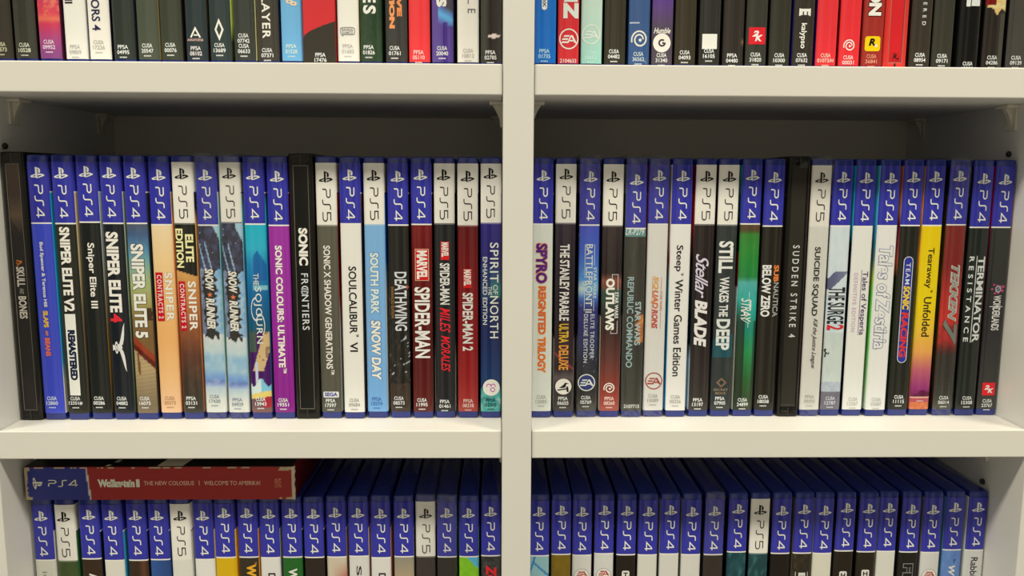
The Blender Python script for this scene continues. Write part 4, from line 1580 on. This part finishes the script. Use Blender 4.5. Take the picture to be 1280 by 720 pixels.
emblem(c, unit(disc(.5, .5, .5)), 50.5, .48, 21, 22, (228, 222, 206))
mark('emblem_letter', place(unit(ribbon(arc(.5, .5, .34, 50, 350, 20)+[(.52, .5)], .2)), -.2, c['z'](50.5), 5.4, 5.4), (70, 60, 64), c['sleeve'], 2)
code(c, 'CUSA', '31340', 69.5, .48)
c = game(TOP_R, TR[6], 'plain olive black game case left of the case with the small white square', body=(60, 54, 40), side=(30, 26, 22))
code(c, 'CUSA', '04093', 66, .48)
c = game(TOP_R, TR[7], 'green black game case with a small blank white square above its code', body=(52, 50, 42), side=(28, 26, 24))
code(c, 'CUSA', '16105', 64, .48)
mark('label_square', poly_mesh(rect(-4.8, c['z'](58), 4.6, c['z'](39))), (222, 218, 204), c['sleeve'])
c = game(TOP_R, TR[8], 'brown black game case with a faint orange patch at its right edge', kind='5', body=lambda u, y: mixc((54, 48, 40), (206, 140, 70), max(0, 1-abs(y-49)/6)*max(0, (u-.8)*4)), fine=True, side=(26, 24, 22))  # orange patch in the print near the right edge
code(c, 'PPSA', '04480', 69.5, .46)
c = game(TOP_R, TR[9], 'greenish black game case with red square emblem in the top row', body=(58, 58, 46), side=(26, 26, 22))
mark('emblem', poly_mesh(rect(-5.1, c['z'](52), 5.4, c['z'](30.5))), (206, 40, 46), c['sleeve'])
hword(c, '2', 38.5, .44, 8, 7, (230, 214, 200), .04, .25, 'emblem_lettering', 2)
hword(c, 'K', 44, .60, 9.5, 7.5, (230, 214, 200), .04, .25, 'emblem_lettering', 2)
code(c, 'CUSA', '31820', 68.5, .48)
c = game(TOP_R, TR[10], 'plain olive black game case right of the case with the red square emblem', body=(56, 54, 42), side=(26, 25, 22))
code(c, 'CUSA', '10300', 69, .5)
c = game(TOP_R, TR[11], 'black game case with white serif letter E and small white name below it', body=lambda u, y: mixc((54, 50, 40), (84, 64, 44), .7*max(0, fbm(u*6, y/7)-.5)), fine=True, side=(36, 30, 70))
word(c, 'E', 7, 15, .52, 13, (222, 220, 206), .05)
mark('title_serif', poly_mesh(rect(-3.6, c['z'](8), -2.7, c['z'](6.5))+rect(2.8, c['z'](16), 3.6, c['z'](6.5))+rect(-3.6, c['z'](16), -2.8, c['z'](6.5))), (222, 220, 206), c['sleeve'], 2)
word(c, 'kalypso', 25, 57, .46, 8.5, (222, 218, 204), .012)
code(c, 'CUSA', '07632', 69, .46)
c = game(TOP_R, TR[12], 'plain red game case, left of the red case with the swirl emblem', body=(212, 54, 54), side=(36, 24, 70))
code(c, 'CUSA', '01073/H', 69, .48, (236, 186, 160))
c = game(TOP_R, TR[13], 'red game case with small white swirl emblem', body=(214, 52, 52), side=(110, 24, 24))
emblem(c, SWIRL, 53, .48, 15, 16, (232, 214, 196))
code(c, 'CUSA', '00031', 71.5, .46, (236, 196, 176))
c = game(TOP_R, TR[14], 'brick red game case with yellow square emblem and black edged white letters', body=(150, 50, 40), side=(110, 40, 34))
word(c, 'ION', -24, 15, .50, 15.5, (226, 222, 206), .05, outline=(40, 32, 34), ow=.05)
mark('emblem', poly_mesh(rrect(-5.2, c['z'](60), 4.6, c['z'](41), 1.6)), (226, 190, 16), c['sleeve'])
hword(c, 'R', 48.5, .45, 8, 8.5, (40, 30, 22), .04, .2, 'emblem_lettering', 2)
st2 = [(.5+(.5 if q % 2 == 0 else .22)*math.sin(q*math.pi/5), .5+(.5 if q % 2 == 0 else .22)*math.cos(q*math.pi/5)) for q in range(10)]
emblem(c, unit([st2]), 53, .64, 5, 5, (230, 222, 200), 'emblem_star', 2)
code(c, 'CUSA', '36841', 70, .46, (214, 140, 110))
c = metal(TOP_R, TR[15], 15.3, 'bright red metal case with recessed spine panel', MAT['redcase'], (196, 34, 36), (190, 36, 34), 1.5)
mark('emblem', poly_mesh(ribbon(rrect(-2.4, c['z'](72), 2.6, c['z'](62), .8, 3)[0], .2, True)), (150, 22, 26), c['sleeve'], 1, .5)
hword(c, 'R', 66.5, .50, 5.5, 6, (60, 16, 16), .03, .2, 'emblem_lettering', 2)
emblem(c, unit([st2]), 69.5, .64, 3, 3, (60, 16, 16), 'emblem_star', 2)
c = game(TOP_R, TR[16], 'brown black game case with widely spaced small white letters, right of the red metal case', body=(58, 52, 40), side=(30, 28, 24))
word(c, 'ERED', -2, 27, .58, 4.5, (200, 196, 180), .012, 0, 2.1)
code(c, 'CUSA', '08954', 68, .50)
c = game(TOP_R, TR[17], 'olive black game case with a single code, left of the deepest black case', body=(58, 56, 44), side=(26, 25, 22))
code(c, 'CUSA', '09171', 69, .50)
c = game(TOP_R, TR[18], 'deepest black game case, its code set lower than all its neighbours', body=(26, 25, 20), side=(18, 16, 16), kind='5')
mark('title_lettering', poly_mesh(rect(-3.6, c['z'](3), -1.0, c['z'](-8))+rect(-.4, c['z'](2.4), 5.0, c['z'](-8))), (214, 214, 196), c['sleeve'])
code(c, 'CUSA', '19388', 79, .50, tiny=False)


def art_flame(u, y):
    c = (50, 44, 36)
    if y < 4+9*math.exp(-((u-.55)/.14)**2)+6*max(0, u-.75)*4 and u > .1:
        c = mixc((226, 180, 96), (236, 214, 150), vnoise(u*7, y/2))
    if y < 1.2 and u < .5:
        c = (120, 30, 26)
    if u > .75 and y > 12:
        c = (72, 70, 54)
    return c


c = game(TOP_R, TR[19], 'dark game case with jagged pale yellow flame at picture top', body=art_flame, fine=True, side=(30, 26, 26))
code(c, 'CUSA', '04286', 71, .48)
c = game(TOP_R, TR[20], 'charcoal grey game case at the far right end of the top row', body=(70, 66, 56), side=(30, 26, 28))
code(c, 'CUSA', '09139', 71, .48)

# ---------- lower left shelf (only the heads of the spines are in the picture)
LL = [-315.6, -300.2, -284.0, -268.4, -252.6, -237.6, -222.5, -207.3, -192.7, -177.3, -162.6, -147.2, -132.3, -117.2, -101.9, -86.8, -70.9, -56.0, -41.3, -26.2, -11.2]
LL = spaced(LL, -313.7, 2.9)
info = [
    ('4', (205, 201, 172), (196, 190, 166), 'white topped game case at far left of the lowest row, blue band above', 'grey_title'),
    ('5', lambda u, y: mixc((84, 94, 48), (56, 74, 40), fbm(u*3, y/14)), (48, 84, 48), 'olive green game case with white band, second from left in the lowest row', None),
    ('4', (58, 44, 30), (26, 24, 22), 'dark brown game case with a white letter tip, third from left in the lowest row', 'white_tip'),
    ('4', (212, 206, 180), (52, 120, 140), 'plain white game case under the box, with thin teal edge', None),
    ('4', lambda u, y: mixc((60, 46, 32), (96, 62, 42), max(0, 1-abs(u-.75)*4)), (40, 34, 30), 'brown game case with rusty streak, fifth from left in the lowest row', None),
    ('4', lambda u, y: mixc((56, 88, 136), (46, 70, 112), u), (40, 60, 96), 'slate blue game case standing under the red box in the lowest row', None),
    ('5', (214, 208, 184), (150, 146, 130), 'plain white game case with white band, under the middle of the red box', None),
    ('4', (218, 213, 192), (190, 186, 168), 'white game case left of the yellow one in the lowest row', None),
    ('4', (208, 166, 16), (206, 150, 40), 'bright yellow game case in the lowest row', None),
    ('4', (58, 52, 38), (190, 120, 40), 'dark game case with orange letters, right of the yellow case', 'wo'),
    ('4', (214, 209, 188), (150, 146, 134), 'white game case left of the green one in the lowest row', 'black_tip'),
    ('4', (44, 96, 40), (30, 50, 30), 'deep green game case with white letter in the lowest row', 'w'),
    ('4', (50, 42, 34), (28, 26, 24), 'brown black game case right of the green one, just beyond the red box', None),
    ('4', lambda u, y: mixc((196, 182, 150), (176, 110, 80), max(0, (y-703)/16)*max(0, u-.2)), (120, 90, 70), 'beige game case with reddish smudge in the lowest row', None),
    ('4', (208, 203, 182), (150, 146, 130), 'white game case with a thin black curled letter', 's'),
    ('4', (212, 207, 186), (190, 120, 100), 'white game case with black stroke at picture bottom, left of the grey beige case', 'black_tip'),
    ('4', lambda u, y: mixc((140, 134, 110), (168, 148, 112), (y-697)/26), (90, 84, 70), 'grey beige game case left of the film-wrapped white banded one', None),
    ('5', (56, 48, 42), (28, 26, 26), 'film-wrapped dark game case with white band in the lowest row', None),
    ('4', (42, 38, 30), (26, 25, 24), 'film-wrapped black game case left of the lime green case', None),
    ('4', lambda u, y: (86, 170, 200) if (u > .45 and y < 697+26*(u-.4)) else mixc((110, 180, 30), (150, 196, 50), fbm(u*3, y/8)), (90, 140, 60), 'lime green game case with a light blue corner', None),
    ('4', lambda u, y: mixc((52, 50, 46), (110, 106, 96), max(0, fbm(u*5, y/5)-.4)), (40, 38, 36), 'black game case with red letters touching the upright in the lowest row', 'z'),
]
for i, (k, body, side, lab, extra) in enumerate(info):
    fine = callable(body)
    c = game(LOW_L, LL[i], lab, kind=k, body=body, side=side, fine=fine, wrap=i in (17, 18))
    if extra == 'grey_title':
        word(c, 'IC', 715, 728, .46, 6, (150, 146, 124))
    elif extra == 'white_tip':
        word(c, 'A', 717, 727, .60, 12, (222, 218, 200), .02)
    elif extra == 'wo':
        word(c, 'WO', 706, 732, .62, 12, (232, 164, 40), .04)
        word(c, 'TM', 703, 707, .84, 3, (200, 130, 50), .0)
    elif extra == 'black_tip':
        word(c, 'D', 717.5, 726, .55, 9, (44, 40, 38), .012)
    elif extra == 'w':
        word(c, 'WR', 711, 734, .50, 11, (220, 216, 198), .03)
    elif extra == 's':
        word(c, 'S', 708, 720.5, .50, 6.5, (44, 40, 38), .0)
    elif extra == 'z':
        word(c, 'ZO', 707, 733, .52, 14, (214, 44, 44), .04, .2)

# ---------- lower right shelf
LR = [22.3, 37.3, 51.8, 66.9, 82.2, 97.1, 112.2, 127.3, 143.1, 159.2, 174.5, 189.8, 205.1, 219.1, 234.2, 249.8, 264.0, 279.8, 294.8, 310.4, 325.8]
LR = spaced(LR, 21.9, 341.0)


def art_lines(u, y):
    c = (140, 178, 170)
    for a, b_, s_ in ((.30, 690, -70), (-.2, 700, 26)):
        pass
    if abs((y-692)-(.32-u)*90) < 4.5 and u < .34:
        c = (52, 120, 160)
    if abs((y-704)-(u-.2)*22) < 1.6 and u > .18:
        c = (52, 120, 160)
    if u > .68 and y < 691+12*(u-.6):
        c = (60, 136, 180)
    return c


info = [
    ('4', art_lines, (60, 60, 60), 'pale teal game case with blue crossing lines, touching the upright in the lowest row', None),
    ('4', lambda u, y: mixc((110, 86, 26), (136, 110, 30), fbm(u*3, y/16)), (60, 54, 44), 'olive gold game case in the lowest row', None),
    ('4', (208, 203, 182), (60, 56, 50), 'white game case with round red lettered badge, right of the olive gold case', 'ea'),
    ('4', (206, 202, 182), (40, 36, 34), 'white game case with round red lettered badge, left of the black case with white tag', 'ea2'),
    ('4', (40, 34, 26), (26, 24, 22), 'black game case with a small white tag bearing a T', 'tag'),
    ('4', (208, 202, 178), (60, 56, 50), 'plain white game case right of the black case with the white tag', None),
    ('4', (206, 201, 178), (120, 116, 104), 'plain white game case, middle one of three in a row on the lowest right shelf', None),
    ('4', (206, 200, 178), (120, 116, 104), 'plain white game case left of the film-wrapped black one in the lowest row', None),
    ('4', (46, 38, 30), (28, 26, 24), 'film-wrapped black game case, left of two dark teal cases', None),
    ('4', lambda u, y: mixc((34, 66, 66), (60, 110, 104), max(0, vnoise(u*6+y/9, y/14-u*3)-.45)*1.6), (24, 30, 30), 'dark teal streaked game case with blue band', None),
    ('5', lambda u, y: mixc((36, 66, 64), (64, 108, 100), max(0, vnoise(u*6+y/9+4, y/14-u*3)-.45)*1.6), (24, 30, 30), 'dark teal streaked game case with white band', None),
    ('4', (36, 31, 24), (24, 22, 20), 'black game case right of the dark teal one with white band', None),
    ('4', lambda u, y: mixc((50, 44, 32), (92, 80, 54), 1.4*max(0, fbm(u*6, y/6)-.5)), (80, 72, 54), 'dark speckled game case with white letter between thin brackets', 'bracket'),
    ('4', (208, 202, 172), (130, 126, 108), 'plain white game case between two dark lettered cases in the lowest row', None),
    ('4', (42, 36, 27), (26, 24, 22), 'brown black game case with rounded white tag, right of a plain white case', 'tag2'),
    ('4', (44, 38, 28), (26, 24, 22), 'brown black game case with larger rounded white tag, left of a plain white case', 'tag3'),
    ('4', (208, 203, 178), (130, 126, 108), 'plain white game case left of the black case with outlined letter F', None),
    ('4', (38, 35, 28), (24, 22, 20), 'black game case with letter F drawn in thin outline', 'F'),
    ('4', (206, 202, 182), (90, 84, 80), 'white game case with round red lettered badge, near the right end of the lowest row', 'ea'),
    ('4', lambda u, y: mixc((112, 146, 188), (86, 116, 170), fbm(u*3, y/12)), (70, 110, 120), 'light blue game case with white handwriting, second from the right end', 'script'),
    ('4', (206, 202, 182), (160, 156, 140), 'white game case with black mixed-case title at the right end of the lowest row', 'rabbi'),
]
for i, (k, body, side, lab, extra) in enumerate(info):
    c = game(LOW_R, LR[i], lab, kind=k, body=body, side=side, fine=callable(body), wrap=i == 8)
    if extra in ('ea', 'ea2'):
        yy = 721 if extra == 'ea' else 719.5
        mark('emblem_field', poly_mesh(disc(0, c['z'](yy), 5.2)), (222, 218, 204), c['sleeve'], 1)
        mark('emblem_ring', poly_mesh(ring(0, c['z'](yy), 5.0, .35)), (150, 146, 134), c['sleeve'], 2)
        emblem(c, unit([[(x, y+.06) for x, y in q] for q in EA]), yy-1.5, .5, 18, 16, (178, 52, 50), 'emblem_letters', 2)
        hword(c, 'SPORTS', yy-5.2, .5, 8, 1.8, (178, 92, 84), 0, 0, 'emblem_word', 3)
    elif extra in ('tag', 'tag2', 'tag3'):
        y0 = {'tag': 714, 'tag2': 715, 'tag3': 713}[extra]
        hw_ = {'tag': 2.6, 'tag2': 2.6, 'tag3': 2.7}[extra]
        mark('title_tag', poly_mesh(rrect(-hw_, c['z'](y0+22), hw_, c['z'](y0), 1.2)), (216, 210, 188), c['sleeve'], 1)
        hword(c, 'T' if extra == 'tag' else 'H', y0+5, .5, 6, 6, (40, 34, 28), .03, 0, 'title_lettering', 2)
    elif extra == 'bracket':
        word(c, 'E', 717, 727, .52, 9, (206, 202, 180), .03)
        mark('title_line', poly_mesh(rect(-4.4, c['z'](735), -4.0, c['z'](716))+rect(4.0, c['z'](735), 4.4, c['z'](716))), (206, 202, 180), c['sleeve'])
    elif extra == 'F':
        word(c, 'FI', 706, 722, .50, 12, (40, 36, 30), .03, outline=(150, 148, 138), ow=.03)
        word(c, 'NAL', 724, 745, .50, 12, (40, 36, 30), .03, outline=(150, 148, 138), ow=.03)
    elif extra == 'script':
        word(c, 'W', 708, 722, .52, 8.5, (222, 222, 208), .03, .2)
        mark('title_tick', poly_mesh(ribbon([(1.0, c['z'](702)), (2.2, c['z'](700)), (1.4, c['z'](705))], .5)), (50, 70, 120), c['sleeve'])
    elif extra == 'rabbi':
        word(c, 'Rabbi', 697, 722, .50, 9, (56, 50, 54), .004)

# ---------- the worn box lying on the lower left cases
BX0, BX1, BH = -0.3117, -0.1348, 0.0230
BZ = -P+H_CASE+0.0003


def wolf_front(u, v):
    e = min(u*178, (1-u)*178)
    n = fbm(u*60, v*6)
    worn = (186, 164, 120)
    if u*178 < 1.5+2.2*(n-.4)+(2.2 if v < .1 or v > .9 else 0) and n > .2:
        return worn
    if (1-u)*178 < .9:
        return (206, 186, 150)
    if v < .035 and fbm(u*40, 2.2) > .56:
        return worn
    if (1-u)*178 < 10 and (v < .10 or v > .93) and fbm(u*90, v*7+3) > .42:
        return worn
    d = u*178-(40.6+v*1.8)
    if d < -.35:
        return (38, 46, 116)
    if d < .75:
        return (206, 196, 176)
    return mixc((158, 28, 26), (148, 26, 24), fbm(u*9, v*3))


root, core, fp = card_box('game_box', 'worn red and dark blue cardboard box lying flat on top of the lowest left cases',
                          ((BX0+BX1)/2, setback(-.22)-0.0045, BZ), (BX1-BX0, 0.140, BH), wolf_front, {'body': (104, 24, 22)}, None, (230, 40))
cw = {'root': root, 'sleeve': fp}
XC = (BX0+BX1)/2


def flat_mark(name, shape, x_px, z_mm, w_, h_, rgb, layer=1, rot=0):
    """x_px: picture column along the box front; z_mm: height above the box foot"""
    a = (x_px-27)*0.5237 + (BX0-XC)*1000
    vs, fs = shape
    if rot:
        vs = [(1-y, x) for x, y in vs] if rot > 0 else [(y, 1-x) for x, y in vs]
    return mark(name, ([(a+(x-.5)*w_, z_mm+(y-.5)*h_) for x, y in vs], fs), rgb, fp, layer, -0.05)


PALE = (236, 222, 180)
flat_mark('platform_mark', MARKSHAPE, 43, 11.7, 6.6, 8.2, PALE, 1, -1)
flat_mark('platform_lettering', PSL['4'], 75, 11.7, 19.2, 4.2, PALE)
flat_mark('title_lettering', text_shape('Wolfenstein II', .055, 0, .9), 144.5, 11.7, 27.5, 5.6, (240, 222, 180))
flat_mark('subtitle_lettering', text_shape('THE NEW COLOSSUS'), 207.5, 11.7, 33.0, 2.9, (236, 176, 140))
flat_mark('subtitle_bar', unit(rect(0, 0, 1, 1)), 245.5, 11.7, .4, 3.4, (236, 176, 140))
flat_mark('subtitle_lettering', text_shape('WELCOME TO AMERIKA!'), 287, 11.7, 37.0, 2.9, (236, 176, 140))
flat_mark('product_code', text_shape('CUSA'), 342.3, 11.7, 2.0, 6.2, (216, 140, 104), 1, 1)
flat_mark('product_code', text_shape('07378'), 347, 11.7, 2.0, 6.2, (216, 140, 104), 1, 1)
# dark print on the lid with pale cut-out shapes, and the frayed open end
me = bpy.data.meshes.new('lid_print')
w2 = (BX1-BX0)/2
me.from_pydata([(-w2+.0006, .0006, BH+.00006), (w2-.0006, .0006, BH+.00006), (w2-.0006, .139, BH+.00006), (-w2+.0006, .139, BH+.00006)], [], [(0, 1, 2, 3)])
link('lid_print', me, ink((30, 28, 26)), root)


def lid(pts):
    me = bpy.data.meshes.new('lid_shape')
    me.from_pydata([((x-27)*0.0005237+BX0-XC, y, BH+.00012) for x, y in pts], [], [tuple(range(len(pts)))])
    link('lid_shape', me, ink((200, 190, 156)), root)


lid([(193, .001), (225, .001), (236, .045), (202, .045)])
lid([(262, .016), (350, .016), (348, .022), (268, .022)])
lid([(128, .0008), (133, .0008), (134, .004), (129, .004)])
lid([(133, .008), (139, .008), (139, .013), (134, .013)])
bm = bmesh.new()
rnd = random.Random(3)
prev = None
pts = []
for j in range(13):
    z = BH*j/12
    pts.append((w2+.0002+rnd.random()*.0009, z))
for (x0, z0), (x1, z1) in zip(pts, pts[1:]):
    v = [bm.verts.new(q) for q in ((w2-.0004, -.0002, z0), (x0, -.0006, z0), (x1, -.0006, z1), (w2-.0004, -.0002, z1),
                                   (w2-.0004, .0012, z0), (x0, .0012, z0), (x1, .0012, z1), (w2-.0004, .0012, z1))]
    for f in ((0, 1, 2, 3), (4, 7, 6, 5), (1, 5, 6, 2), (0, 3, 7, 4)):
        bm.faces.new([v[k] for k in f])
from_bm('frayed_edge', bm, ink((206, 188, 150)), root)
